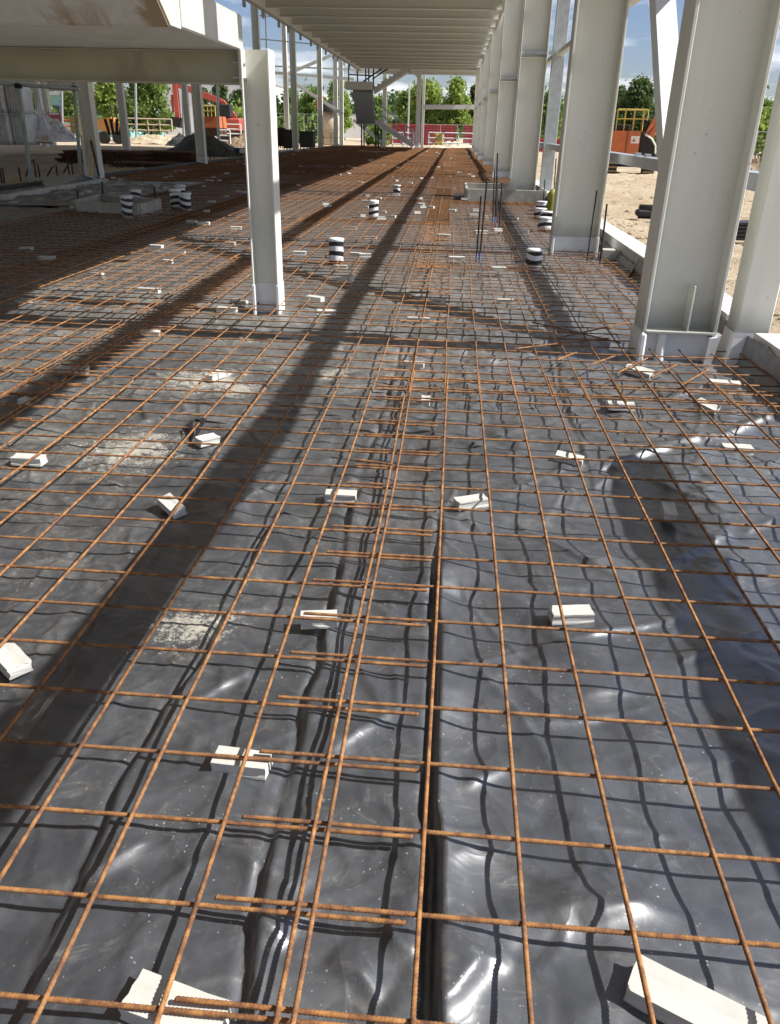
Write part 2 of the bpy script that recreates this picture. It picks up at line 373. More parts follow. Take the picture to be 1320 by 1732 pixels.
# ------------------------------------------------------------------ numpy noise
_rng = np.random.RandomState(11); _LAT = _rng.rand(256, 256) * 2 - 1
def vnoise(x, y):
    xi = np.floor(x).astype(int); yi = np.floor(y).astype(int); fx = x - xi; fy = y - yi
    fx = fx * fx * fx * (fx * (fx * 6 - 15) + 10); fy = fy * fy * fy * (fy * (fy * 6 - 15) + 10)
    a = _LAT[xi & 255, yi & 255]; b = _LAT[(xi + 1) & 255, yi & 255]; c = _LAT[xi & 255, (yi + 1) & 255]; d = _LAT[(xi + 1) & 255, (yi + 1) & 255]
    return (a * (1 - fx) + b * fx) * (1 - fy) + (c * (1 - fx) + d * fx) * fy
def fbm(x, y, o=4):
    t = 0; a = 1; n = 0
    for i in range(o): t = t + a * vnoise(x * 2 ** i + 17.3 * i, y * 2 ** i + 5.1 * i); n += a; a *= 0.5
    return t / n
def grid_mesh(name, X, Y, Z, mat, smooth=True):
    ny, nx = X.shape; v = np.stack([X, Y, Z], -1).reshape(-1, 3)
    i = np.arange(ny * nx).reshape(ny, nx); f = np.stack([i[:-1, :-1], i[:-1, 1:], i[1:, 1:], i[1:, :-1]], -1).reshape(-1, 4)
    me = bpy.data.meshes.new(name); me.vertices.add(len(v)); me.vertices.foreach_set('co', v.astype(np.float32).ravel())
    me.loops.add(f.size); me.loops.foreach_set('vertex_index', f.astype(np.int32).ravel())
    me.polygons.add(len(f)); me.polygons.foreach_set('loop_start', np.arange(0, f.size, 4, dtype=np.int32))
    me.polygons.foreach_set('use_smooth', np.full(len(f), smooth)); me.materials.append(mat); me.update(calc_edges=True); me.validate(); return me

# ------------------------------------------------------------------ setting: ground and membrane
def sand_h(x, y):
    h = -0.10 + 0.05 * fbm(x * 0.25, y * 0.25, 4) + 0.03 * fbm(x * 1.3 + 9, y * 1.3, 4)
    right = np.clip((x - 2.6) / 1.5, 0, 1)
    h = h + right * (0.12 * fbm(x * 0.5 + 40, y * 0.5 + 3, 5) + 0.06 * fbm(x * 1.1 + 4, y * 3.1, 4) + 0.045 * fbm(x * 3.7 + 14, y * 3.3, 4) + 0.06 * np.abs(fbm(x * 1.9 + y * 0.8, y * 0.5 + 7, 3)) + 0.05 * np.clip(fbm(x * 2.2, y * 2.2, 3), 0, 1))
    inside = (x > -9.95) & (x < 2.3) & (y > -3) & (y < 77)
    return np.where(inside, -0.16, h)
def axis(parts):
    out = []
    for a, b, s in parts: out.append(np.arange(a, b, s))
    return np.concatenate(out + [[parts[-1][1]]])
gx = axis([(-600, -60, 30), (-60, -12, 1.2), (-12, -9.2, 0.35), (-9.2, 2.2, 1.9), (2.2, 9, 0.07), (9, 16, 0.25), (16, 60, 1.5), (60, 600, 30)])
gy = axis([(-60, 4, 4), (4, 22, 0.09), (22, 50, 0.35), (50, 110, 1.5), (110, 1200, 45)])
GX, GY = np.meshgrid(gx, gy)
ground = link('ground', grid_mesh('ground', GX, GY, sand_h(GX, GY), M_['sand'])); tag(ground, kind='structure')

def poly_px(pts): return [(gnd(u, v).x, gnd(u, v).y) for u, v in pts]
FOLDS = [  # (polyline on the sheet, height of the lifted lip, width of the roll behind it)
    (poly_px([(748, 850), (742, 940), (738, 1060), (732, 1160), (733, 1300), (735, 1450), (728, 1600), (735, 1700), (745, 1900)]), 0.046, 0.085),
    (poly_px([(612, 800), (580, 930), (545, 1080), (528, 1150), (500, 1260), (452, 1480), (415, 1700), (400, 1900)]), 0.030, 0.07),
    (poly_px([(470, 850), (430, 930), (385, 1030), (330, 1120), (262, 1215), (215, 1310), (135, 1470), (60, 1650), (0, 1790)]), 0.026, 0.10),
    (poly_px([(245, 930), (190, 1010), (120, 1120), (60, 1200), (0, 1290)]), 0.018, 0.09),
    (poly_px([(690, 560), (665, 640), (640, 720), (615, 800)]), 0.026, 0.10),
    (poly_px([(930, 560), (960, 680), (1010, 840)]), 0.012, 0.10),
]
XFOLDS = [  # rolls that run across the floor: y-centre, x range, height, half width
    (3.93, -2.6, -0.6, 0.045, 0.055), (3.62, 0.1, 0.95, 0.030, 0.06), (2.36, 0.0, 0.75, 0.022, 0.05),
    (3.72, 0.95, 1.5, 0.05, 0.10), (5.55, -1.0, 1.2, 0.02, 0.06), (4.9, -2.8, -0.9, 0.02, 0.07), (1.55, -1.1, -0.4, 0.014, 0.06), (2.9, 1.0, 2.0, 0.03, 0.08),
    (6.15, -3.5, -1.8, 0.03, 0.06), (1.02, 0.05, 0.6, 0.03, 0.05)]
def memb_h(x, y, fine=True):
    w1 = fbm(x * 0.9 + 3, y * 0.9, 3); w2 = fbm(x * 0.9 + 50, y * 0.9 + 20, 3)
    xa = x + 0.22 * w1; ya = y + 0.22 * w2
    far = np.clip((y - 2.2) / 2.5, 0, 1); nr = 0.38 + 0.62 * np.clip((y - 1.3) / 2.0, 0, 1)
    h = 0.010 * fbm(xa * 1.1, ya * 1.1, 3)
    h = h + 0.030 * (0.35 - np.abs(fbm(xa * 1.5 + 7, ya * 1.8 + 2, 2)))
    h = h + 0.020 * (np.abs(fbm(xa * 2.3 + 71, ya * 2.0 + 52, 2)) - 0.3)
    xb = xa + 0.05 * fbm(x * 4 + 2, y * 4, 2); yb = ya + 0.05 * fbm(x * 4 + 22, y * 4 + 9, 2)
    h = h + nr * 0.013 * (0.3 - np.abs(fbm(xb * 3.6 + 31, yb * 4.4 + 12, 2)))
    h = h + nr * 0.0075 * (np.abs(fbm(xb * 6.5 + 11, yb * 5.2 + 62, 2)) - 0.25) * (0.8 + 0.4 * far)
    h = h + far * 0.019 * (0.3 - np.abs(fbm(xb * 4.2 + 15, yb * 8.0 + 3, 2)))
    h = h + far * 0.010 * (0.3 - np.abs(fbm(xb * 9 + 5, yb * 14 + 8, 2)))
    bare = np.clip((-5.6 - x) / 0.6, 0, 1) * np.clip((24 - y) / 3, 0, 1); h = h + bare * 0.05 * np.clip(1 - np.abs(fbm(xa * 1.6 + 5, ya * 1.1 + 3, 3)) * 2.2, 0, 1) ** 2.5
    if fine:
        for pl, H, W in FOLDS:
            ys = np.array([p[1] for p in pl]); xs = np.array([p[0] for p in pl]); o = np.argsort(ys); ys = ys[o]; xs = xs[o]
            cx = np.interp(y, ys, xs) + 0.012 * vnoise(y * 6, y * 0 + H * 900)
            d = x - cx
            amp = H * np.clip((y - ys[0]) / 0.2, 0, 1) * np.clip((ys[-1] - y) / 0.25, 0, 1) * (0.75 + 0.45 * vnoise(y * 3.1, y * 0 + H * 333))
            lip = np.where(d > 0, np.exp(-(d / W) ** 1.3) * np.clip(d / 0.012, 0, 1), 0.0)
            gut = -0.45 * np.exp(-((d + 0.010) / 0.012) ** 2)
            h = h + amp * lip + np.abs(amp) * gut
        for yc, xa_, xb_, H, W in XFOLDS:
            c = yc + 0.10 * vnoise(x * 1.7 + yc * 10, x * 0 + 3)
            env = np.clip((x - xa_) / 0.25, 0, 1) * np.clip((xb_ - x) / 0.25, 0, 1)
            d = y - c
            h = h + H * env * np.exp(-(np.abs(d) / W) ** 1.4) * (0.8 + 0.3 * vnoise(x * 4, x * 0 + yc))
    h = h - 0.022
    h = h + 0.2 * np.clip((x - 1.99) / 0.05, 0, 1) ** 2
    return h
mx_ = axis([(-6.5, -2.6, 0.024), (-2.6, 2.05, 0.0090)])
ys_ = [0.15]; st = 0.0085
while ys_[-1] < 9.0:
    ys_.append(ys_[-1] + 0.0060 + 0.0022 * ys_[-1])
ys_[-1] = 9.0
AX, AY = np.meshgrid(mx_, np.array(ys_))
MH = memb_h(AX, AY)
def crease(X, Y, Z, x0, y0, ang, L, H, W, curve, named=False):
    # a pinched fold: steep on one flank, long on the other, fading at both ends
    m = (np.abs(X[0] - x0) < L * .6 + .15); n = (np.abs(Y[:, 0] - y0) < L * .6 + .15)
    if not m.any() or not n.any(): return
    ix = np.where(m)[0]; iy = np.where(n)[0]; sl = np.s_[iy[0]:iy[-1] + 1, ix[0]:ix[-1] + 1]
    dx = X[sl] - x0; dy = Y[sl] - y0; a = dx * math.cos(ang) + dy * math.sin(ang); b = -dx * math.sin(ang) + dy * math.cos(ang)
    b = b - curve * (a * a) / L - 0.008 * vnoise(a * 14 + x0 * 9, a * 0 + y0)
    env = np.clip(1 - (2 * a / L) ** 2, 0, 1) ** 0.8
    H = H * (1.0 if named else (0.35 + 0.65 * min(1, max(0, (y0 - 1.2) / 1.8))))
    Z[sl] += H * env * np.where(b > 0, np.exp(-b / W), np.exp(b / (W * 0.28)))
rc = random.Random(21)
for k in range(760):
    y_ = 0.35 + 8.0 * rc.random() ** 1.25; x_ = rc.uniform(-1.0 - .45 * y_, min(2.0, 0.6 + .5 * y_))
    ang = rc.choice([rc.gauss(0.15, .5), rc.gauss(1.45, .45), rc.gauss(-.6, .3), rc.gauss(.8, .3)])
    big = rc.random()
    crease(AX, AY, MH, x_, y_, ang + (math.pi if rc.random() < .5 else 0), rc.uniform(.12, .65), (0.0035 + 0.014 * big ** 2.5), rc.uniform(.010, .045), rc.uniform(-.5, .5))
for k in range(300):
    y_ = 0.4 + 5.0 * rc.random() ** 1.2; x_ = rc.uniform(-0.8 - .5 * y_, 0.15)
    crease(AX, AY, MH, x_, y_, -math.pi / 2 + rc.gauss(0, .55), rc.uniform(.10, .40), 0.004 + 0.017 * rc.random() ** 2, rc.uniform(.018, .05), rc.uniform(-.5, .5))
for (u, v, u2, v2, H_, W_) in [(150, 1480, 250, 1420, .014, .05), (330, 1390, 480, 1500, .014, .06), (420, 1560, 480, 1590, .02, .05), (560, 1620, 640, 1670, .02, .05), (740, 1700, 820, 1640, .035, .05), (750, 1600, 850, 1640, .016, .05), (780, 1420, 960, 1500, .012, .05),
    (560, 1270, 680, 1180, .010, .05), (790, 1330, 860, 1290, .012, .05), (1000, 1560, 1100, 1520, .010, .05), (640, 1560, 700, 1600, .014, .04), (960, 1080, 1150, 1040, .014, .05), (1030, 790, 1190, 740, .035, .05), (1190, 745, 1320, 700, .03, .06), (880, 880, 1040, 970, .014, .05), (690, 720, 860, 770, .02, .05), (420, 690, 560, 700, .02, .06),
    (1170, 1110, 1300, 1060, .02, .06), (1120, 950, 1230, 900, .02, .05), (330, 1180, 420, 1130, .014, .04), (140, 1500, 60, 1630, .012, .05)]:
    p, q = gnd(u, v), gnd(u2, v2); d = q - p
    crease(AX, AY, MH, (p.x + q.x) / 2, (p.y + q.y) / 2, math.atan2(d.y, d.x), d.length * 1.25, H_ * 1.15, W_, 0.12, True)
MH = np.where(AX < 1.95, np.minimum(MH, 0.030), MH)
gy_, gx_ = np.gradient(MH); 
lap = (np.roll(MH, 3, 0) + np.roll(MH, -3, 0) + np.roll(MH, 3, 1) + np.roll(MH, -3, 1) - 4 * MH)
patch = np.clip(fbm(AX * 1.1 + 2, AY * 1.0 + 6, 4) * 1.8 + 0.30 + 0.10 * np.clip(AY - 1.5, 0, 3), 0, 1)
hollow = np.clip(lap / 0.004, 0, 1); crest = np.clip(-lap / 0.006, 0, 1) ** 1.5
streak = np.clip(1 - np.abs(fbm(AX * 2.3 + 60, AY * 3.1 + 2, 3)) * 22, 0, 1) + np.clip(1 - np.abs(fbm(AX * 4.3 + 20, AY * 7.1 + 12, 3)) * 20, 0, 1)
walked = np.clip((AY - 1.6) / 3.2, 0, 1)
patch = patch * np.clip(0.45 - 0.35 * (AX - 0.2), 0.12, 1)
dust = patch * (0.30 * hollow + 0.35 * crest + 0.65 * streak) * (0.22 + 0.78 * walked) + 0.28 * walked * patch * np.clip(fbm(AX * 5, AY * 8, 5) * 2.4 - 0.3, 0, 1)
dust = np.clip(dust, 0, 0.7)
me_ = grid_mesh('membrane', AX, AY, MH, M_['membrane'])
da = me_.attributes.new('dust', 'FLOAT', 'POINT'); da.data.foreach_set('value', dust.astype(np.float32).ravel())
memb = link('membrane', me_); tag(memb, kind='structure')
BX, BY = np.meshgrid(np.arange(-9.8, 2.06, 0.065), axis([(9.0, 26, 0.055), (26, 76.5, 0.14)]))
H2 = memb_h(BX, BY, False); m2 = link('membrane', grid_mesh('membrane_far', BX, BY, H2, M_['membrane'])); tag(m2, kind='structure')
CX, CY = np.meshgrid(np.arange(-9.8, -6.49, 0.09), np.arange(3.0, 9.01, 0.1))
m3 = link('membrane', grid_mesh('membrane_side', CX, CY, memb_h(CX, CY, False), M_['membrane'])); tag(m3, kind='structure')

# ------------------------------------------------------------------ building frame on the right
COLX, COLD, COLB = 1.555, 0.57, 0.27
COLY = [5.58, 10.5, 19.2, 28.0, 37.3, 46.0, 54.6, 65.0]
COLH = 5.6
def h_part(mb_w, mb_f1, mb_f2, d, b, tf, tw, h, z0=0.0):
    mb_w.box(-d / 2 + tf, d / 2 - tf, -tw / 2, tw / 2, z0, h)
    mb_f1.box(-d / 2, -d / 2 + tf, -b / 2, b / 2, z0, h, 0.003)
    mb_f2.box(d / 2 - tf, d / 2, -b / 2, b / 2, z0, h, 0.003)
def column(loc, d, b, h, label, group, sleeve=0.22, tie=True, name='steel_column', plain=False):
    t = empty(name, loc, label, 'column', group)
    w, f1, f2 = MB(), MB(), MB(); h_part(w, f1, f2, d, b, 0.022, 0.014, h)
    w.build('web', M_['steel'], t); f1.build('flange', M_['steel'], t); f2.build('flange', M_['steel'], t)
    if sleeve:
        s = MB(); g = 0.006
        for sx in (-1, 1):
            xx = sx * (d / 2 - 0.011); s.box(xx - 0.011 - g, xx + 0.011 + g, -b / 2 - g, b / 2 + g, -0.05, sleeve + 0.02, 0.006)
        s.box(-d / 2 + 0.028, d / 2 - 0.028, -0.016, 0.016, -0.05, sleeve)
        s.build('base_sleeve', M_['sleeve'], t)
    if tie:
        s = MB(); s.box(-d / 2 + 0.03, d / 2 + 0.14, -0.10, -0.03, 2.86, 2.93)
        s.build('tie', M_['galv'], t)
        s = MB(); s.box(-d / 2 + 0.022, d / 2 - 0.022, -b / 2 + 0.01, -0.007, 2.79, 2.802); s.build('stiffener', M_['steel'], t)
    return t
ords = ['', 'second light grey column along the right edge, striped pipe stub at its foot', 'third light grey column along the right edge, standing in a concrete formwork box',
        'fourth light grey column along the right edge, just beyond the formwork box', 'fifth light grey column along the right edge, half hidden by the fourth',
        'sixth light grey column along the right edge, a sliver behind the fifth', 'seventh light grey column along the right edge, a sliver behind the sixth',
        'farthest light grey column of the right edge, beside the red hoarding']
G_COL = 'steel columns along the right edge of the floor'
for i, y in enumerate(COLY):
    if i == 0: continue
    column((COLX, y, 0), COLD, COLB, COLH, ords[i], G_COL)
# the big near column has its own foot: ledge plate, stub, fin and a torn wrap
t = empty('steel_column', (1.58, 5.56, 0), 'nearest and largest light grey column with a fin plate and ledge at its white wrapped foot', 'column', G_COL)
w, f1, f2 = MB(), MB(), MB(); h_part(w, f1, f2, 0.49, 0.28, 0.022, 0.015, COLH)
w.build('web', M_['steel'], t); f1.build('flange', M_['steel'], t); f2.build('flange', M_['steel'], t)
s = MB(); s.box(-0.223, 0.235, -0.15, -0.0075, 0.182, 0.20, 0.003); s.build('ledge_plate', M_['steel'], t)
s = MB(); s.box(0.045, 0.057, -0.135, -0.0075, 0.20, 0.50, 0.002); s.build('fin_plate', M_['steel'], t)
s = MB(); s.tube([(-0.10, -0.112, -0.06), (-0.10, -0.112, 0.02), (-0.10, -0.112, 0.178)], [0.040, 0.033, 0.029], 14); s.build('stub', M_['sleeve'], t)
s = MB(); s.box(-0.262, -0.212, -0.16, 0.155, -0.05, 0.185, 0.015); s.build('base_sleeve', M_['sleeve'], t)
s = MB(); s.box(-0.21, 0.22, -0.085, -0.012, -0.06, 0.178, 0.012); s.build('base_sleeve', M_['sleeve'], t)
s = MB(); s.prism([(0.19, -0.05), (0.24, -0.02), (0.275, 0.19), (0.25, 0.172), (0.20, 0.165)], 'y', -0.165, -0.06); s.build('torn_wrap', M_['sleeve'], t)
# outer post beside it
def post_box(loc, w_, d_, h, label, mat, flare=True):
    t = empty('steel_post', loc, label, 'post', 'outer posts of the right edge')
    s = MB(); s.box(-w_ / 2, w_ / 2, -d_ / 2, d_ / 2, 0, h, 0.008); s.build('shaft', mat, t)
    if flare:
        s = MB(); a, c = w_ / 2 + 0.008, d_ / 2 + 0.008
        rings = [(-0.05, 1.16), (0.02, 1.13), (0.09, 1.05), (0.16, 1.0), (0.20, 1.0)]
        vs = []; fs = []
        for z, k in rings: vs += [(-a * k, -c * k, z), (a * (1 + (k - 1) * .3), -c * k, z), (a * (1 + (k - 1) * .3), c * k, z), (-a * k, c * k, z)]
        for r in range(len(rings) - 1):
            for q in range(4): fs.append((r * 4 + q, r * 4 + (q + 1) % 4, r * 4 + 4 + (q + 1) % 4, r * 4 + 4 + q))
        s.add(vs, fs, False); s.build('base_sleeve', M_['sleeve'], t)
    return t
post_box((2.075, 5.56, 0), 0.225, 0.2, COLH, 'broad grey post with white flared foot at the right edge of the photo', M_['steel'])
post_box((2.09, 19.3, 0), 0.26, 0.22, COLH, 'blue grey galvanised post behind the third column, carrying the side rails', M_['galv'], False)
t = empty('side_rail', (2.09, 40, 1.12), 'low grey steel rail running along the right edge beyond the big column', 'rail', 'rails along the right edge')
s = MB(); s.box(-0.08, 0.08, -34.4, 34, -0.055, 0.055, 0.006); s.build('rail', M_['galv'], t)
for k in range(9):
    s = MB(); s.box(-0.03, 0.03, -0.05, 0.05, 0.055, 0.085); q = s.build('cleat', M_['galv'], t); q.location = (0, -30.5 + (k // 2) * 7 + (k % 2) * 0.5, 0)
t = empty('side_rail', (2.09, 40, 2.89), 'upper steel rail tied to the right columns and passing behind the second one', 'rail', 'rails along the right edge')
s = MB(); s.box(-0.06, 0.06, -36.3, 34, -0.045, 0.045, 0.006); s.build('rail', M_['steel_plain'], t)
t = empty('side_rail', (2.09, 3.7, 2.89), 'near length of the upper side rail, its shadow crossing the black sheet to lower left', 'rail', 'rails along the right edge'); t.rotation_euler = (0, 0, math.radians(-3.2))
s = MB(); s.box(-0.07, 0.07, -8.0, -0.002, -0.05, 0.05, 0.006); s.build('rail', M_['steel_plain'], t)
t = empty('side_rail', (2.09, 40, 4.3), 'highest side rail of the right edge, hidden behind the column tops', 'rail', 'rails along the right edge')
s = MB(); s.box(-0.07, 0.07, -47, 34, -0.06, 0.06, 0.006); s.build('rail', M_['steel_plain'], t)
t = empty('side_rail', (2.09, 1.6, 1.12), 'near length of the low side rail, its shadow on the black sheet at the right', 'rail', 'rails along the right edge')
s = MB(); s.box(-0.10, 0.10, -3.4, 1.85, -0.055, 0.055, 0.006); s.build('rail', M_['galv'], t)
# V brace from the foot of the near column up to the second column
t = empty('diagonal_brace', (1.6, 5.8, 0.4), 'grey diagonal brace leaning away from the nearest column, bright on one side', 'brace')
s = MB(); bar(s, (1.60, 5.85, 0.62), (1.60, 10.2, 5.0), 0.16, 0.15); s.build('shaft', M_['sleeve'], t, True)
s = MB(); s.box(1.592, 1.608, 5.72, 6.05, 0.35, 0.80); s.build('gusset_plate', M_['steel_plain'], t, True)
# slim connecting rail by the second column (seen against the sky)
# kerb of precast ground beams
G_K = 'precast ground beams along the right edge'
kb = [(6.0, 9.6, 'pale precast ground beam between the nearest and the second column'), (9.64, 14.0, 'pale precast ground beam behind the second column'),
      (14.04, 19.0, 'pale precast ground beam running up to the third column'), (19.04, 37.0, 'pale precast ground beam beyond the third column'),
      (1.5, 5.40, 'pale precast ground beam in the right corner beside the flared post')]
for a, b_, lab in kb:
    t = empty('ground_beam', (2.2, a, 0), lab, 'ground beam', G_K)
    s = MB(); s.box(-0.14, 0.13, 0, b_ - a, -0.12, 0.215, 0.008); s.build('beam', M_['kerbc'], t)
    if 6 < a < 30:
        s = MB(); s.box(-0.36, -0.143, 0.35, 0.50, -0.1, 0.14, 0.006); s.build('upstand', M_['concrete'], t)

# ------------------------------------------------------------------ floor above: beams and deck
RX0, RX1, RZ = -6.1, 1.22, 4.72
yb = 2.0; k = 0
G_B = 'steel floor beams overhead'
protos = None
while yb < 56:
    if yb > 23.5:
        lab = 'pale grey steel floor beam spanning overhead from left to right'
    else:
        lab = 'pale grey steel floor beam overhead, above the top of the photo'
    if protos is None:
        t = empty('floor_beam', (0, yb, RZ), lab, 'beam', G_B)
        s = MB(); s.box(RX0, RX1, -0.10, 0.10, 0.0, 0.016, 0.003); s.build('bottom_flange', M_['steel_plain'], t)
        s = MB(); s.box(RX0, RX1, -0.006, 0.006, 0.016, 0.40); s.build('web', M_['steel_plain'], t)
        protos = t
    else:
        t = copy_tree(protos); t.location = (0, yb, RZ); t['label'] = lab
    yb += 2.2; k += 1
t = empty('floor_deck', (-2.4, 28, RZ + 0.40), 'grey deck resting on the overhead floor beams', 'floor deck')
s = MB(); s.box(RX0, 1.45, -4, 56.5, RZ + 0.402, RZ + 0.52); s.build('soffit', M_['deck'], t, True)
t = empty('edge_beam', (RX0, 28, RZ), 'steel edge beam along the left side of the overhead floor', 'beam')
s = MB(); s.box(RX0 - 0.20, RX0 - 0.005, -4, 56.5, RZ - 0.06, RZ - 0.045); s.build('bottom_flange', M_['steel_plain'], t, True)
s = MB(); s.box(RX0 - 0.11, RX0 - 0.095, -4, 56.5, RZ - 0.045, RZ + 0.398); s.build('web', M_['steel_plain'], t, True)
for k in range(12):   # clamps hanging from the edge
    y = 26 + k * 2.2 + 0.25 * (k % 3)
    s = MB(); s.box(-0.03, 0.03, -0.10, 0.10, -0.22, -0.20); s.box(-0.03, 0.03, -0.10, -0.08, -0.2, 0.0); s.box(-0.03, 0.03, 0.08, 0.10, -0.2, 0.0)
    o = s.build('edge_clamp', M_['galv'], t); o.location = (-0.1, y - 28, -0.06)
# unseen slabs added overhead to keep sun and sky off the left bays
t = empty('upper_shade_slabs', (-12, 25, 13), 'unseen floor slabs added overhead to shade the left bays', 'floor deck')
s = MB(); s.box(-36, 2.4, -6, 60, 13.0, 13.3); s.build('slab', M_['concrete'], t, True)
s = MB(); s.box(-40, -10.2, -6, 40, 5.2, 5.5); s.build('slab', M_['concrete'], t, True)

# ------------------------------------------------------------------ left row columns
G_L = 'steel columns along the left edge of the floor'
LX = -9.75
LL = [(22.6, 'light grey column at the left edge of the floor, tools leaning on its foot'), (32.6, 'light grey column at the left edge, in front of the dark tarp heap'),
      (43.0, 'light grey column hidden behind the short front post, its top rising above it'), (52.4, 'slim grey column right of the front post, nearest of the group by the green crates'),
      (62.4, 'slim grey column with white plastic round its foot, before the cream mixer'), (70.5, 'slim grey column immediately left of the dark stair panel'), (74.0, 'slim grey column just under the stair landing edge')]
for y, lab in LL:
    column((LX, y, 0), 0.34, 0.30, 12.9, lab, G_L, 0.3, False)
for (u, v, Y, lab) in [(215, 252, 51, 'deeper grey column between the two green trees at left'), (321, 250, 57, 'slim grey column behind the red excavator arm'), (487, 240, 66, 'grey column left of the green crates, braces meeting on it'),
                       (88, 232, 60, 'grey column beside the red site sign'), (76, 238, 56, 'grey column between the white bales and the red sign')]:
    p = at(u, v, Y); column((p.x, Y, -0.1), 0.40 if u < 300 else 0.34, 0.32, 12.9, lab, 'deeper columns of the left bays', 0.3, False)
# concrete downstand seen between the first scaffold poles
p0, p1 = at(-60, 118, 60), at(128, 153, 60)
t = empty('downstand_beam', (p0.x, 60, p1.z), 'shaded concrete beam above the white bales', 'beam')
s = MB(); s.box(p0.x, p1.x, 60.3, 61.5, at(40, 152, 60).z, 9.0); s.build('beam', M_['concrete'], t, True)
# rails between the left columns
def rail(name, p0, p1, r, label, mat=None, cat='rail', group='horizontal rails between the left columns', sq=True):
    o = empty(name, p0, label, cat, group); s = MB()
    if sq: bar(s, p0, p1, r * 2, r * 2)
    else: s.tube([p0, p1], r, 8)
    s.build('rail', mat or M_['steel_plain'], o, True); return o
rail('guard_rail', at(430, 26, 52), at(545, 33, 52), 0.03, 'topmost thin rail against the sky right of the front post')
rail('guard_rail', at(430, 65, 52), at(545, 76, 52), 0.03, 'second thin rail against the sky right of the front post')
rail('guard_rail', at(463, 112, 66), at(600, 118, 66), 0.05, 'third thin rail, passing behind the slim left columns')
rail('guard_rail', at(463, 123, 66), at(600, 134, 66), 0.09, 'thick pale rail between the slim left columns above the trees')
rail('diagonal_brace', at(487, 125, 66), at(562, 93, 66), 0.10, 'upper pale diagonal brace right of the front post', None, 'brace', 'diagonal braces of the left bays')
rail('diagonal_brace', at(487, 134, 66), at(580, 193, 66), 0.10, 'lower pale diagonal brace crossing the trees behind the slim columns', None, 'brace', 'diagonal braces of the left bays')
rail('diagonal_brace', at(598, 203, 71), at(645, 240, 71), 0.10, 'pale brace rising behind the foot of the far staircase', None, 'brace', 'diagonal braces of the left bays')
rail('guard_rail', at(449, 20, 50), at(451, 82, 50), 0.03, 'thin upright of the edge guard against the sky', None, 'rail', 'horizontal rails between the left columns')

# ------------------------------------------------------------------ far end frame
FY = 70.0
def up_post(u, v0, v1, Y, w_, label, mat=None):
    a = at(u, v0, Y); t = empty('end_post', (a.x, Y, 0), label, 'post', 'posts of the far end frame')
    s = MB(); s.box(-w_ / 2, w_ / 2, -w_ / 2, w_ / 2, -0.1, at(u, v1, Y).z, 0.01); s.build('shaft', mat or M_['steel_plain'], t); return t
up_post(706, 247, 112, FY, 0.34, 'white grey post at the far end, left one of a pair')
up_post(714, 247, 112, FY + 2, 0.22, 'thin post at the far end, right one of a pair')
up_post(650, 247, 112, FY + 1, 0.32, 'far post standing behind the stair flights')
up_post(690, 247, 140, FY + 10, 0.14, 'thin dark post against the trees beyond the stair')
rail('end_rail', at(716, 181, FY), at(812, 181, FY), 0.16, 'pale horizontal rail across the far end in front of the trees', M_['white'], 'rail', 'far end rails')
p0, p1 = at(600, 118, FY), at(830, 127, FY)
t = empty('end_beam', (p0.x, FY, p0.z), 'pale deep beam closing the far end of the overhead floor', 'beam')
s = MB(); s.box(p0.x, 2.2, FY - 0.1, FY + 0.1, at(760, 127, FY).z, at(760, 112, FY).z); s.build('web', M_['steel_plain'], t, True)
s = MB(); a = at(700, 127, FY - 0.3); s.prism([(a.x - 0.8, a.z + 0.6), (a.x + 0.5, a.z - 0.3), (a.x + 0.5, a.z + 0.6)], 'y', FY - 0.5, FY - 0.3); s.build('haunch_plate', M_['steel_plain'], t, True)
t = empty('end_floor', (-4, 62, 4.9), 'pale deck beyond the last overhead beam', 'floor deck')
s = MB(); s.box(-6.1, 2.2, 57, 70.8, 5.45, 5.6); s.build('soffit', M_['deck'], t, True)

# ------------------------------------------------------------------ far staircase
SY = 62.0
st_ = empty('staircase', (at(615, 246, SY).x, SY, 0), 'grey precast staircase at the far end with a dark flight soffit and saw tooth steps', 'staircase')
def flight(p_lo, p_hi, wid, n, name):
    # stepped slab: p_lo, p_hi are nosing ends in the x-z plane at depth y
    s = MB(); dx_ = (p_hi.x - p_lo.x) / n; dz_ = (p_hi.z - p_lo.z) / n; y0 = p_lo.y
    for i in range(n):
        x0 = p_lo.x + dx_ * i; z0 = p_lo.z + dz_ * i
        xs = sorted((x0, x0 + dx_))
        poly = [(xs[0], z0 - 0.16), (xs[1], z0 - 0.16), (xs[1], z0 + abs(dz_)), (xs[0], z0 + abs(dz_))]
        sl = -dz_ * 0.0
        s.prism(poly, 'y', y0, y0 + wid)
    # waist below
    q = Vector((0, 0, -0.30)); a, b_ = p_lo + q, p_hi + q
    pl = [(a.x, a.z), (b_.x, b_.z), (b_.x, b_.z + 0.22), (a.x, a.z + 0.22)]
    s.prism(pl, 'y', y0 + 0.01, y0 + wid - 0.01)
    return s.build(name, M_['stairc'], st_, True)
flight(at(699, 243, SY), at(640, 205, SY), 1.3, 11, 'lower_flight')
flight(at(632, 150, SY - 0.5), at(692, 112, SY - 0.5), 1.3, 9, 'upper_flight')
a, b_, c, d = at(597, 152, SY - 0.2), at(631, 152, SY - 0.2), at(635, 204, SY + 2.6), at(604, 204, SY + 2.6)
s = MB(); n = (b_ - a).cross(c - a).normalized() * 0.22
s.add([a, b_, c, d, a - n, b_ - n, c - n, d - n], [(3, 2, 1, 0), (4, 5, 6, 7), (0, 1, 5, 4), (1, 2, 6, 5), (2, 3, 7, 6), (3, 0, 4, 7)])
s.build('middle_flight', M_['greyply'], st_, True)
a, b_ = at(588, 152, SY), at(632, 140, SY)
s = MB(); s.box(a.x, b_.x, SY - 1.3, SY + 0.2, a.z, b_.z); s.build('landing', M_['stairc'], st_, True)
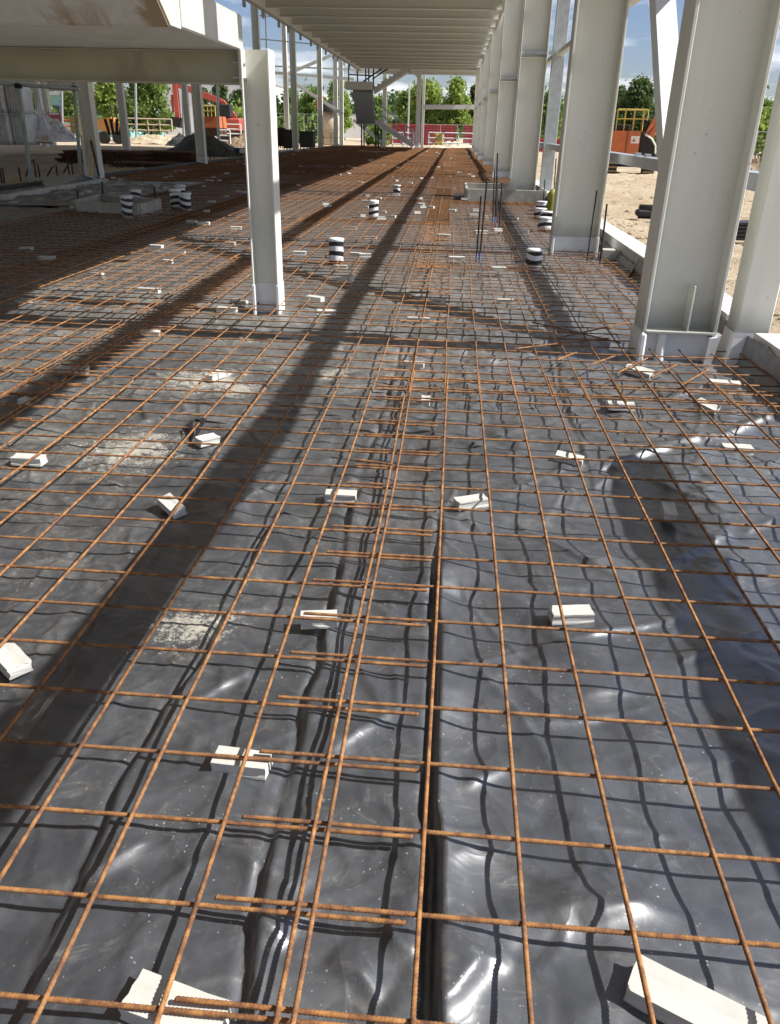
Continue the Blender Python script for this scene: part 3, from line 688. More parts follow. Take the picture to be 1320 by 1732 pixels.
a, b_ = at(603, 210, SY + 2.8), at(650, 203, SY + 2.8)
s = MB(); s.box(a.x, b_.x, SY + 2.7, SY + 4, a.z, b_.z); s.build('landing', M_['stairc'], st_, True)
s = MB()
for (p, q) in [((590, 108), (590, 142)), ((605, 108), (605, 142)), ((619, 108), (619, 142)), ((624, 110), (624, 142)), ((632, 108), (632, 148))]:
    s.tube([at(*p, SY - 1.2), at(*q, SY - 1.2)], 0.05, 6)
for (p, q) in [((590, 110), (632, 112)), ((590, 126), (632, 128)), ((612, 140), (655, 110)), ((630, 134), (668, 108))]:
    s.tube([at(*p, SY - 1.2), at(*q, SY - 1.2)], 0.05, 6)
s.build('upper_handrail', M_['dark'], st_, True)
s = MB()
for (p, q) in [((640, 175), (703, 225)), ((640, 190), (700, 236))]: s.tube([at(*p, SY - 0.1), at(*q, SY - 0.1)], 0.045, 6)
for u, v in [(642, 204), (655, 214), (670, 224), (685, 234), (698, 243)]: s.tube([at(u, v, SY - 0.1), at(u + 0.5, v - 26, SY - 0.1)], 0.035, 6)
s.build('lower_handrail', M_['galv'], st_, True)
s = MB()
for u in (612, 616, 640, 636): s.tube([at(u, 250, SY + 3.2), at(u, 208, SY + 3.2)], 0.06, 6)
s.build('prop', M_['dark'], st_, True)

# ------------------------------------------------------------------ short front post, landing beam and precast stair over it
PX, PY = -1.50, 6.62
t = empty('landing_post', (PX, PY, 0), 'short pale steel post standing in the mesh, carrying the landing beam', 'post')
w, f1, f2 = MB(), MB(), MB(); h_part(w, f1, f2, 0.215, 0.21, 0.014, 0.010, 1.90, -0.05)
w.build('web', M_['steel_plain'], t); f1.build('flange', M_['steel_plain'], t); f2.build('flange', M_['steel_plain'], t)
s = MB(); g = 0.006
for sx in (-1, 1):
    xx = sx * 0.1005; s.box(xx - 0.007 - g, xx + 0.007 + g, -0.105 - g, 0.105 + g, -0.05, 0.215, 0.005)
s.box(-0.088, 0.088, -0.012, 0.012, -0.05, 0.215); s.build('base_sleeve', M_['sleeve'], t)
for z in (1.70, 1.80):
    s = MB(); s.tube([(-0.0935, -0.06, z), (-0.076, -0.06, z)], 0.014, 6); s.build('bolt', M_['galv'], t)
LBX = PX - 0.108
t = empty('landing_beam', (LBX, PY, 1.668), 'stained olive grey steel beam, paint darkened for shade, bolted to the short post, under the precast stair', 'beam')
s = MB(); s.box(-7.0, -0.02, -0.006, 0.006, 0.012, 0.208); s.build('web', M_['steel_shade_dirty'], t)
s = MB(); s.box(-7.0, -0.02, -0.055, 0.055, 0.0, 0.012); s.build('bottom_flange', M_['steel_shade_dirty'], t)
s = MB(); s.box(-7.0, -0.02, -0.055, 0.055, 0.208, 0.22); s.build('top_flange', M_['steel_shade_dirty'], t)
s = MB(); s.box(-0.018, -0.002, -0.08, 0.08, -0.02, 0.235); s.build('end_plate', M_['steel_plain'], t)
for z in (0.045, 0.145):
    s = MB(); s.tube([(-0.07, -0.05, z), (-0.019, -0.05, z)], 0.012, 6); s.build('bolt', M_['galv'], t)
# precast stair: landing above the beam, flight climbing towards the viewer
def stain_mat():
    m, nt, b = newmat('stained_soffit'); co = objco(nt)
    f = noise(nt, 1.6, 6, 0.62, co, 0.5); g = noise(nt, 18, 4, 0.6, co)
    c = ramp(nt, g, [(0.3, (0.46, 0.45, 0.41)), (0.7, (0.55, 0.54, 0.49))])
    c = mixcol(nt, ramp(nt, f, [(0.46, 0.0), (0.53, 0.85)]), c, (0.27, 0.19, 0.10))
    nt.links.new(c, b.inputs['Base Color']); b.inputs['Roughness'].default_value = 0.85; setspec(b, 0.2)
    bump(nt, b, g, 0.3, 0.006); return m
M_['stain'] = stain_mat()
PSX = -1.61; ZB = 1.891
t = empty('precast_stair', (PSX, 5.6, ZB), 'pale precast concrete stair overhead at upper left, brown stain on its soffit', 'staircase')
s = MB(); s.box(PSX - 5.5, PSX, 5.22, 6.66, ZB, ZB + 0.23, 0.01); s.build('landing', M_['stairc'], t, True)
s = MB()   # flight: soffit slopes up towards -y
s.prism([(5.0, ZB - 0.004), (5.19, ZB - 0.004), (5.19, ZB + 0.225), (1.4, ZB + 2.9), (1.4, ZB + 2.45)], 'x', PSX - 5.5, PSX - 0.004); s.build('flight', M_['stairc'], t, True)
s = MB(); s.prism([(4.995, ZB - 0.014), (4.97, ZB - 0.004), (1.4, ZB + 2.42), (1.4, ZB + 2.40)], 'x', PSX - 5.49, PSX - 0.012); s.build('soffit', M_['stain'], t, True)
s = MB(); s.prism([(5.192, ZB + 0.22), (5.218, ZB + 0.22), (5.218, ZB + 0.01), (5.192, ZB + 0.01)], 'x', PSX - 5.5, PSX - 0.03); s.build('joint', M_['dark'], t, True)
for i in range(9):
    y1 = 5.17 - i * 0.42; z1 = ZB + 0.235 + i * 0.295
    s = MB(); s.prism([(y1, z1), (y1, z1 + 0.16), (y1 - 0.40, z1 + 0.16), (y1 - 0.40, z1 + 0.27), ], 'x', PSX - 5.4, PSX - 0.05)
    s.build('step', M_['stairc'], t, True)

# ------------------------------------------------------------------ reinforcement mesh
RB = 0.0048
def ribbed_bar(L, axis_, seed, ribs=True):
    rnd = random.Random(seed); s = MB(); n = int(L / (0.0075 if ribs else 0.6)); seg = 8 if ribs else 6
    k1, k2 = rnd.uniform(0.6, 1.3), rnd.uniform(0, 6)
    A = 0.0035
    vs = []; fs = []
    rings = 2 * n + 1 if ribs else n + 1
    t = np.linspace(0, L, rings)
    for i in range(rings):
        a = t[i]; o1 = A * math.sin(k1 * a * 2 + k2); o2 = A * 0.8 * math.sin(k1 * 1.7 * a + k2 * 2)
        r = RB * (1.15 if (ribs and i % 2) else 0.90) if ribs else RB
        for q in range(seg):
            an = 2 * math.pi * q / seg
            # ribs lean along the bar
            aa = a + (0.003 * math.sin(an) if ribs else 0)
            c_, s_ = r * math.cos(an), r * math.sin(an)
            vs.append((o1 + c_, aa, o2 + s_) if axis_ == 'y' else (aa, o1 + c_, o2 + s_))
    for i in range(rings - 1):
        for q in range(seg):
            f = (i * seg + q, i * seg + (q + 1) % seg, (i + 1) * seg + (q + 1) % seg, (i + 1) * seg + q)
            fs.append(f if axis_ == 'x' else tuple(reversed(f)))
    s.add(vs, fs, True)
    e0 = tuple(range(seg)); e1 = tuple((rings - 1) * seg + q for q in range(seg))
    s.f += [e0, e1]; s.sm += [False, False]
    return s.mesh('mesh_bar', M_['rust'])
SW, SL = 2.4, 4.8
near_y = [ribbed_bar(SL, 'y', i) for i in range(3)]; near_x = [ribbed_bar(SW, 'x', 10 + i) for i in range(3)]
mid_y = [ribbed_bar(SL, 'y', 20 + i, False) for i in range(3)]; mid_x = [ribbed_bar(SW, 'x', 30 + i, False) for i in range(3)]
G_S = 'steel mesh sheets laid over the floor'
def sheet(x0, y0, z, rz, label, level, nlong=12, ntrans=24, xo=0.0):
    """bars as parts; local origin at the near left corner of the sheet"""
    t = empty('mesh_sheet', (x0, y0, z), label, 'mesh sheet', G_S); t.rotation_euler = (0, 0, math.radians(rz))
    rnd = random.Random(int(x0 * 100 + y0 * 1000))
    by, bx = (near_y, near_x) if level == 0 else (mid_y, mid_x)
    for i in range(nlong):
        o = link('bar', by[rnd.randrange(3)], t, (xo + 0.0 + i * 0.2, rnd.uniform(-0.012, 0.012), 0.0112 + rnd.uniform(-0.001, 0.002)))
        o.rotation_euler = (0, 0, math.radians(rnd.uniform(-0.10, 0.10)))
    for j in range(ntrans):
        o = link('bar', bx[rnd.randrange(3)], t, (rnd.uniform(-0.012, 0.012), 0.10 + j * 0.2, rnd.uniform(-0.001, 0.001)))
        o.rotation_euler = (0, 0, math.radians(rnd.uniform(-0.12, 0.12)))
    return t
# near row. right sheet: its long bars at x = -0.2, 0.0, 0.2 ...
sheet(-0.402, -0.09, 0.041, -0.35, 'near mesh sheet to the right of the centre lap, reaching the big column side', 0, 12, 24, 0.2)
sheet(-2.432, -0.495, 0.033, -0.35, 'near mesh sheet to the left of the centre lap, under the broad diagonal shadow', 0, 12, 24, 0.0)
sheet(-4.45, -0.30, 0.041, 0.2, 'mesh sheet at the left edge of the photo, lapping the near left sheet', 1, 12, 24, 0.1)
sheet(-0.36, 4.22, 0.052, -0.2, 'second row mesh sheet in front of the big column, right of the centre lap', 1, 12, 24, 0.17)
sheet(-2.40, 4.28, 0.041, -0.3, 'second row mesh sheet at the foot of the short steel post', 1, 12, 24, 0.0)
sheet(-4.42, 4.35, 0.048, 0.1, 'second row mesh sheet at left, half in the shade of the floor above', 1, 12, 24, 0.0)
sheet(-6.46, 4.30, 0.037, 0.1, 'shaded second row mesh sheet at the far left edge of the photo', 1, 12, 24, 0.0)
sheet(-0.40, 8.75, 0.046, 0.1, 'third row mesh sheet between the pair of upright rods and the second column', 1, 12, 24, 0.05)
sheet(-2.43, 8.85, 0.038, -0.1, 'third row mesh sheet round the first striped pipe stub', 1, 12, 24, 0.0)
# farther sheets: one mesh each, three patterns shared
def far_mesh(seed):
    rnd = random.Random(seed); s = MB()
    for i in range(12):
        x = i * 0.2; s.tube([(x, 0, 0.011), (x + rnd.uniform(-.01, .01), SL / 2, 0.013 + rnd.uniform(-.004, .006)), (x + rnd.uniform(-.008, .008), SL, 0.011)], RB, 4, False)
    for j in range(24):
        y = 0.1 + j * 0.2; s.tube([(0, y, 0), (SW / 2, y + rnd.uniform(-.01, .01), rnd.uniform(-.004, .006)), (SW, y + rnd.uniform(-.01, .01), 0)], RB, 4, False)
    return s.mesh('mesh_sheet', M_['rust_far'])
farm = [far_mesh(i) for i in range(4)]
rnd = random.Random(3)
for r in range(16):
    y0 = (8.9 if r == 0 else 8.9 + r * 4.3)
    if y0 > 70: break
    for c_ in range(6):
        x0 = -0.40 - c_ * 2.03
        if r == 0 and c_ < 2: continue
        if c_ == 5: x0 = -9.7
        if c_ >= 3 and r < 3 and not (c_ == 3): continue      # bare sheet by the left column
        o = link('mesh_sheet', farm[rnd.randrange(4)], None, (x0 + rnd.uniform(-.03, .03), y0 + rnd.uniform(-.05, .05), 0.032 + 0.012 * ((r + c_) % 2)), (0, 0, math.radians(rnd.uniform(-.3, .3))))
        tag(o, 'sunlit rusty mesh sheet among those laid toward the far end' if c_ < 2 else 'shaded rusty mesh sheet among those laid under the floor above', 'mesh sheet', G_S)
        if r > 3 and rnd.random() < 0.45:                      # a second layer laid over the first
            o = link('mesh_sheet', farm[rnd.randrange(4)], None, (x0 + rnd.uniform(-.2, .2), y0 + rnd.uniform(-.3, .3), 0.085), (0, 0, math.radians(rnd.uniform(-.4, .4))))
            tag(o, 'rusty mesh sheet lying as a second layer on the far mesh', 'mesh sheet', G_S)
# loose offcut bars at the foot of the big column and on the lap
G_O = 'loose bar ends lying on the mesh'
def offcut(p, q, lab, r=0.0055, mat=None):
    p, q = Vector(p), Vector(q); t = MB(); m = (p + q) / 2
    t.tube([p - m, (p - m) * 0.3 + Vector((0, 0, 0.002)), q - m], r, 7)
    o = t.build('loose_bar', mat or M_['rust']); o.location = m; tag(o, lab, 'steel bar', G_O)
oc = [((943, 609), (975, 596), 'leftmost of the short slanted bar ends lying before the big column'), ((992, 620), (1040, 602), 'second slanted bar end from the left before the big column'),
      ((1043, 632), (1095, 606), 'third slanted bar end, lying before the white foot of the big column'), ((1102, 638), (1147, 616), 'fourth slanted bar end, in front of the torn wrap'),
      ((1153, 652), (1200, 624), 'rightmost slanted bar end, in front of the flared post'), ((930, 575), (1065, 545), 'long loose bar in the tangle left of the big column'),
      ((900, 545), (1050, 580), 'loose bar crossing the tangle left of the big column'), ((870, 590), (1030, 572), 'low loose bar in the tangle left of the big column')]
for (a, b_, lab) in oc: offcut(gnd(*a, 0.075), gnd(*b_, 0.068), lab)
offcut(gnd(600, 778, 0.07), gnd(665, 786, 0.07), 'kinked bar lying over the centre lap')
# ------------------------------------------------------------------ concrete spacer blocks
def block_mesh(seed, L=0.135, W=0.058, H=0.037):
    rnd = random.Random(seed); prof = [(-W / 2, 0), (W / 2, 0), (W / 2, .006), (W * .455, H * .35), (W * .455, H * .65), (W / 2, H - .006), (W / 2, H), (W * .28, H - .0015), (W * .1, H - .0032), (-W * .1, H - .0032), (-W * .28, H - .0015), (-W / 2, H), (-W / 2, H - .006), (-W * .455, H * .65), (-W * .455, H * .35), (-W / 2, .006)]
    s = MB(); n = len(prof); vs = []; fs = []; K = 5
    for k in range(K):
        x = -L / 2 + L * k / (K - 1)
        for (a, b_) in prof: vs.append((x + (rnd.uniform(-.0018, .0018) if k in (0, K - 1) else 0), a + rnd.uniform(-.0008, .0008), b_ + rnd.uniform(-.0006, .0006)))
    for k in range(K - 1):
        for i in range(n): fs.append((k * n + i, k * n + (i + 1) % n, (k + 1) * n + (i + 1) % n, (k + 1) * n + i))
    fs += [tuple(range(n - 1, -1, -1)), tuple((K - 1) * n + i for i in range(n))]
    s.add([(v[0], v[1], v[2]) for v in vs], [tuple(reversed(f)) for f in fs]); return s.mesh('spacer_block', M_['block'])
blocks = [block_mesh(i) for i in range(4)]; blocks_b = [block_mesh(9, 0.17, 0.07, 0.038), block_mesh(12, 0.23, 0.078, 0.039)]
G_SB = 'concrete spacer blocks under the mesh'
NB = [  # u, v of the base centre, heading, tilt, scale, label
    (410, 1300, -4, 0, 1.0, 'spacer block under the doubled bars, left of the centre fold, cut by two bars'),
    (300, 1722, -14, 0, 1.35, 'large spacer block at the bottom edge, left of the doubled bars'),
    (1175, 1722, -27, 0, 1.75, 'long cream spacer block in the bottom right corner'),
    (965, 1048, 9, 0, 1.0, 'spacer block alone on the sheet right of the centre, one bar across it'),
    (540, 1056, 10, 0, 0.85, 'grooved spacer block half hidden by bars at the centre lap, beside the left pair'),
    (18, 1122, -40, 0, 1.15, 'spacer block cut off by the left edge of the photo'),
    (577, 846, 0, 0, 0.95, 'grooved spacer block lying square, above the dark centre fold'),
    (797, 856, 24, 0, 1.0, 'bright spacer block turned aslant, right of the centre lap'),
    (292, 862, -45, 8, 1.0, 'tilted spacer block on the edge of the broad shadow'),
    (1130, 872, 84, 0, 0.9, 'spacer block seen end on inside the right hand shadow'),
    (962, 782, -18, 6, 0.95, 'spacer block lying against a fold near the top of the right shadow'),
    (1246, 766, -2, 0, 1.05, 'spacer block at the right edge, square to the bars'),
    (50, 784, 0, 0, 1.05, 'white spacer block at the left edge, square to the bars'),
    (350, 750, 60, 10, 0.9, 'spacer block poking through the torn black sheet'),
    (720, 684, 90, 0, 0.85, 'spacer block seen end on between doubled bars of the centre lap'),
    (700, 622, -5, 0, 1.0, 'spacer block at the head of the centre lap'),
    (1050, 692, -2, 0, 1.1, 'round ended spacer block before the big column'),
    (1195, 692, -50, 12, 1.0, 'tipped spacer block below the flared post'),
    (125, 632, 4, 0, 1.3, 'white spacer block under the left lap with a bar shadow over it'),
    (255, 566, 10, 8, 1.0, 'spacer block on the lit strip left of the short post'),
    (708, 544, 0, 0, 1.35, 'long spacer block under the tripled bars of the centre lap'),
    (855, 513, 0, 0, 1.1, 'spacer block on the grey sheet midway to the second column'),
    (405, 514, -8, 0, 1.1, 'bright spacer block just left of the short post'),
    (385, 527, -3, 0, 1.25, 'grey spacer block in front of the one beside the short post'),
    (480, 570, 0, 0, 0.9, 'shaded spacer block right of the foot of the short post'),
    (868, 592, -5, 0, 0.9, 'small spacer block in the column shadow right of the lap'),
    (1080, 632, -35, 10, 1.3, 'broken spacer block among the slanted bar ends'),
    (1225, 655, -8, 0, 1.4, 'flat spacer block lying below the flared post wrap'),
    (40, 512, -10, 0, 1.0, 'dusty spacer block on the fold at the far left'),
    (250, 495, 0, 0, 1.7, 'long white spacer strip on the lit floor left of the short post'),
    (165, 467, -8, 0, 1.0, 'spacer block at the edge of the deep shade'),
    (284, 445, -12, 0, 0.9, 'lower of two spacer blocks close together on the lit strip'),
    (305, 429, 6, 0, 0.9, 'upper of two spacer blocks close together on the lit strip'),
    (390, 414, -8, 0, 1.0, 'spacer block on the lit strip beside the upper front post'),
    (45, 684, 90, 8, 0.8, 'small spacer block on end beneath the left lap'),
    (365, 640, 70, 0, 1.0, 'spacer block white with cement spill'),
    (553, 532, 5, 0, 1.2, 'spacer block in the broad shadow right of the short post foot'),
    (576, 454, 0, 0, 1.1, 'spacer block at the foot of the nearest striped pipe stub'),
    (627, 404, 0, 0, 1.3, 'spacer block lying on the edge of the broad shadow by the striped pipes'),
    (591, 388, 3, 0, 1.6, 'long thin spacer between the first and second striped pipes')]
for i, (u, v, rz, tilt, sc_, lab) in enumerate(NB):
    p = gnd(u, v, -0.010)
    me = blocks[i % 4] if sc_ < 1.3 else blocks_b[0 if sc_ < 1.6 else 1]
    o = link('spacer_block', me, None, p, (math.radians(tilt), math.radians(tilt * .7), math.radians(rz)))
    k = sc_ if sc_ < 1.3 else (1.05 if sc_ < 1.6 else 1.0)
    o.scale = (k, k, 1.0 if sc_ < 1.3 else 1.0)
    tag(o, lab, 'spacer block', G_SB)
MIDB = [(602, 433), (618, 435), (507, 431), (584, 475), (533, 509), (758, 420), (751, 401), (765, 358), (773, 440), (844, 458), (842, 391), (645, 371), (640, 337), (618, 342), (693, 311), (802, 366), (864, 367), (740, 513),
        (400, 388), (265, 420), (45, 424), (80, 440), (325, 377), (345, 380), (290, 300), (240, 285), (130, 328), (95, 315), (75, 325), (55, 340), (25, 345), (205, 305), (160, 318), (310, 290), (885, 395), (868, 372), (815, 395), (700, 290), (660, 300), (610, 310)]
for i, (u, v) in enumerate(MIDB):
    p = gnd(u, v, 0.03); o = link('spacer_block', blocks[i % 4], None, p, (0, 0, math.radians(random.uniform(-25, 25)))); s_ = random.uniform(1.0, 1.4); o.scale = (s_, s_, 1.1)
    tag(o, 'small pale spacer block scattered on the mesh beyond the short post', 'spacer block', G_SB)
for i in range(130):
    y = 14 + 50 * random.random() ** 1.3; x = random.uniform(-9.3, 1.1)
    o = link('spacer_block', blocks[i % 4], None, (x, y, 0.05), (0, 0, random.uniform(-.6, .6))); s_ = random.uniform(0.6, 1.1); o.scale = (s_, s_, 1.0)
    tag(o, 'far pale speck of a spacer block on the rusty mesh', 'spacer block', G_SB)

# torn flap of the sheet
p = gnd(335, 735)
t = empty('torn_flap', (p.x, p.y, 0), 'torn flap of black sheet standing up round a spacer block, left of the broad shadow', 'torn sheet')
s = MB(); a = p
s.add([a + Vector(q) for q in ((-.10, .05, .012), (-.015, -.10, .014), (.0, -.06, .058), (-.04, .06, .052))], [(0, 1, 2, 3)])
s.add([a + Vector(q) for q in ((.005, -.09, .012), (.02, -.085, .012), (.03, .07, .062), (.0, .07, .065))], [(0, 1, 2, 3)])
s.add([a + Vector(q) for q in ((-.03, .08, .054), (.14, .09, .03), (.10, .12, .018), (-.06, .13, .02))], [(0, 1, 2, 3)])
s.build('flap', M_['black'], t, True)

def loose_sheet(x0, x1, y0, y1, z, lab, seed, amp):
    c = Vector(((x0 + x1) / 2, (y0 + y1) / 2, 0)); t = empty('loose_sheet', c, lab, 'plastic sheet')
    xs = np.linspace(x0, x1, 110); ys = np.linspace(y0, y1, 140); X, Y = np.meshgrid(xs, ys)
    u = (X - x0) / (x1 - x0); v = (Y - y0) / (y1 - y0)
    X = X + 0.06 * fbm(v * 5 + seed, v * 0 + 3, 3) * (u > .5) ; Y = Y + 0.14 * fbm(u * 5 + seed, u * 0 + 9, 3)
    Z = z + amp * (np.clip(1 - np.abs(fbm(X * 1.6 + seed, Y * 1.3, 3)) * 3.0, 0, 1) ** 3 + 0.5 * np.clip(1 - np.abs(fbm(X * 4, Y * 3 + seed, 2)) * 3, 0, 1) ** 3)
    e_ = np.clip(np.minimum(np.minimum(u, 1 - u), np.minimum(v, 1 - v)) / 0.08, 0, 1); Z = z * 0.72 + (Z - z) * e_
    link('sheet', grid_mesh('sheet', X - c.x, Y - c.y, Z, M_['dusty']), t)
M_['dusty'] = simple('dusty_polythene', (0.20, 0.20, 0.20), 0.35, 0.5, 0.25, 5, 0.15, dirt=(0.08, 0.085, 0.09, 0.6))
loose_sheet(-9.6, -6.4, 14.5, 21.5, 0.05, 'grey rumpled plastic sheet on the shaded floor before the ramp board', 5, 0.05)
# ------------------------------------------------------------------ striped pipe stubs
def vent(u, v, h, r, lab, wrapped=True, lean=0):
    p = gnd(u, v); t = empty('pipe_stub', p, lab, 'pipe stub', 'striped pipe stubs rising from the floor'); rnd = random.Random(int(u * 7 + v)); t.rotation_euler = (math.radians(lean), math.radians(-lean), rnd.uniform(0, 6))
    s = MB(); s.lathe([(r * 1.02, -0.03), (r, 0.02), (r * 1.03, h * .3), (r * .98, h * .6), (r * 1.02, h * .82), (r * 1.0, h * .9)], 18, wob=0.02, rnd=rnd); s.build('pipe', M_['stripe'], t)
    s = MB(); s.lathe([(r * 1.0, h * .885), (r * 1.08, h * .93), (r * 1.05, h * 1.0), (r * .6, h * 1.03), (0.001, h * 1.0)], 18, wob=0.07, rnd=rnd); s.build('cap_wrap', M_['sleeve'], t)
vent(569, 442, 0.255, 0.085, 'nearest striped black and white pipe stub on the lit floor, right of the short post')
vent(632, 368, 0.28, 0.085, 'second striped pipe stub along the floor, yellow tinged top')
vent(671, 330, 0.22, 0.085, 'farthest striped pipe stub, small in the middle of the floor')
vent(218, 368, 0.33, 0.095, 'striped pipe stub at the near corner of the shaded formwork box')
vent(232, 346, 0.26, 0.095, 'striped pipe stub inside the shaded formwork box')
vent(299, 353, 0.33, 0.10, 'left one of three striped pipe stubs clustered in the shade')
vent(315, 355, 0.28, 0.10, 'right one of three striped pipe stubs clustered in the shade')
vent(307, 338, 0.28, 0.10, 'rear one of three striped pipe stubs clustered in the shade')
vent(902, 452, 0.20, 0.09, 'squat striped pipe stub in front of the second column')
vent(921, 390, 0.20, 0.11, 'lowest of the squat wrapped stubs left of the second column', True)
vent(925, 374, 0.16, 0.12, 'second wrapped stub up, left of the second column, red inside')
vent(913, 368, 0.16, 0.11, 'third wrapped stub up, left of the second column')
vent(916, 355, 0.16, 0.11, 'highest wrapped stub in the row left of the second column')
p = gnd(931, 362)
t = empty('hivis_bag', p, 'crumpled yellow green plastic bundle behind the second column', 'plastic bundle')
s = MB(); s.lathe([(0.09, 0), (0.10, 0.1), (0.075, 0.25), (0.09, 0.36), (0.03, 0.44)], 10, wob=0.22, rnd=random.Random(4)); s.build('bundle', M_['hivis'], t)

# ------------------------------------------------------------------ upright rods
def rod(base, top, Yoff, lab, r=0.010, blue=False):
    p = gnd(*base); q = at(top[0], top[1], p.y + Yoff); t = empty('upright_rod', p, lab, 'rod', 'dark upright rods'); s = MB(); s.tube([p - Vector((0, 0, .03)), q], r, 8); s.build('rod', M_['darkpipe'], t, True)
    if blue: s = MB(); d = (q - p); s.tube([p, p + d * 0.12], r * 1.12, 8); s.build('blue_end', M_['blue'], t, True)
rod((806, 442), (814, 332), 0, 'shorter rod of the near pair, blue foot', 0.011, True)
rod((811, 444), (824, 307), 0, 'taller rod of the near pair, blue foot', 0.011, True)
rod((834, 378), (837, 290), 0, 'left rod of the clump by the right formwork box', 0.012, True)
rod((838, 381), (842, 259), 0, 'tallest rod of the clump by the right formwork box', 0.013, True)
rod((841, 376), (842, 298), 0, 'thin middle rod of the clump by the right formwork box', 0.011)
rod((844, 394), (850, 309), 0, 'right rod of the clump by the right formwork box', 0.012)
rod((892, 333), (895, 269), 0, 'rod standing before the third column web', 0.014)
rod((899, 330), (900, 289), 0, 'short rod at the right flange of the third column', 0.014)
rod((1015, 446), (1027, 345), 0, 'dark rod with a red tape mark standing by the second column', 0.011)
rod((993, 442), (1010, 322), 0, 'rod leaning against the second column web', 0.009)
rod((919, 350), (922, 304), 0, 'thin pale rod left of the second column', 0.011)
rod((936, 345), (941, 268), 0, 'dark rod at the left flange of the second column', 0.013)
rod((175, 345), (173, 307), 0, 'tall dark rod in the shaded formwork box', 0.016)
rod((133, 344), (131, 322), 0, 'short rod at the left corner of the shaded formwork box', 0.018)
rod((230, 345), (227, 322), 0, 'short rod beside the pipe in the shaded formwork box', 0.016)
rod((264, 340), (261, 315), 0, 'rod at the right end of the shaded formwork box', 0.016)

# ------------------------------------------------------------------ formwork boxes
def formbox(corners, h, lab):
    P = [Vector((c.x, c.y, 0)) for c in corners]; c0 = sum(P, Vector()) / 4
    t = empty('formwork_box', c0, lab, 'formwork', 'open formwork boxes')
    for i in range(4):
        a, b_ = P[i], P[(i + 1) % 4]; d = (b_ - a).normalized(); n = Vector((-d.y, d.x, 0)); m, L = aimbox(a + d * 0.026, b_ - d * 0.026 if i % 2 else b_ + d * 0.026 * 0, 0, 0)
        s = MB(); s.box(-0.025, 0.025, 0, L, -0.05, h + 0.004 * i, 0.004, mat=m); s.build('board', M_['board'], t, True)
    return t
formbox([gnd(131, 362), gnd(237, 369), gnd(273, 358), gnd(172, 350)], 0.21, 'shallow grey formwork box in the shade at left with rods and a striped pipe')
formbox([Vector((0.30, 18.3, 0)), Vector((2.0, 18.3, 0)), Vector((2.0, 20.3, 0)), Vector((0.30, 20.3, 0))], 0.27, 'pale formwork box round the foot of the third right column')

# ------------------------------------------------------------------ left edge of the floor: board, tools, starter bars, scaffold
p = gnd(105, 308)
a, b_, c, d = gnd(60, 300, 0.10), gnd(86, 322, 0.04), gnd(170, 304, 0.06), gnd(143, 294, 0.30)
t = empty('ramp_board', p, 'grey ramp board lying at the foot of the left column', 'board')
s = MB(); dn = Vector((0, 0, -0.04)); s.add([a, b_, c, d, a + dn, b_ + dn, c + dn, d + dn], [(0, 1, 2, 3), (7, 6, 5, 4), (0, 4, 5, 1), (1, 5, 6, 2), (2, 6, 7, 3), (3, 7, 4, 0)]); s.build('board', M_['greyply'], t, True)
t = empty('edge_timber', gnd(10, 335), 'long pale timber lying in front of the ramp board', 'timber')
s = MB(); bar(s, gnd(8, 336, 0.06), gnd(175, 307, 0.06), 0.16, 0.14); s.build('timber', M_['concrete'], t, True)
t = empty('edge_strip', gnd(200, 290), 'dark edge strip along the left side of the floor', 'edge strip')
s = MB(); s.box(-10.0, -9.86, 16, 76, -0.05, 0.10); s.build('strip', M_['tarp'], t, True)
# tools leaning on the left column
bp = Vector((-10.0, 22.3, 0))
t = empty('leaning_level', bp, 'yellow edged level leaning on the left column', 'level')
s = MB(); bar(s, at(154, 299, 22.1), at(155, 235, 22.35), 0.10, 0.06); s.build('body', M_['white'], t, True)
s = MB(); bar(s, at(153, 299, 22.04), at(153.5, 235, 22.29), 0.03, 0.03); bar(s, at(157.5, 299, 22.04), at(158, 235, 22.29), 0.02, 0.03); s.build('edge', M_['yellow'], t, True)
t = empty('leaning_pole', bp, 'black pole leaning on the left column', 'pole')
s = MB(); s.tube([at(168, 298, 22.0), at(154, 238, 22.25)], 0.03, 8); s.build('pole', M_['black'], t, True)
t = empty('leaning_tube', bp, 'pale tube standing left of the left column', 'pole')
s = MB(); s.tube([at(146, 296, 22.2), at(138, 228, 22.3)], 0.04, 8); s.build('tube', M_['steel_plain'], t, True)
# bent starter bars along the edge
G_ST = 'bent starter bars along the left edge of the floor'
for i, (u, v) in enumerate([(4, 310), (8, 310), (36, 307), (62, 303), (68, 302), (98, 302), (118, 298), (124, 297), (140, 292), (200, 285), (206, 284), (356, 270), (363, 270), (387, 266), (402, 265), (417, 263)]):
    p = gnd(u, v, -0.05); t_ = MB(); h = 0.35 if i % 3 else 0.5
    t_.tube([(0, 0, 0), (0.01, 0, h), (-0.12, 0, h * 0.8), (-0.32, 0.05, 0.05)] if i % 2 else [(0, 0, 0), (0.0, 0.0, h)], 0.022, 6)
    o = t_.build('starter_bar', M_['darkpipe']); o.location = p; tag(o, 'bent dark starter bar sticking up along the left edge of the floor' if i % 2 else 'straight dark starter bar sticking up along the left edge of the floor', 'steel bar', G_ST)
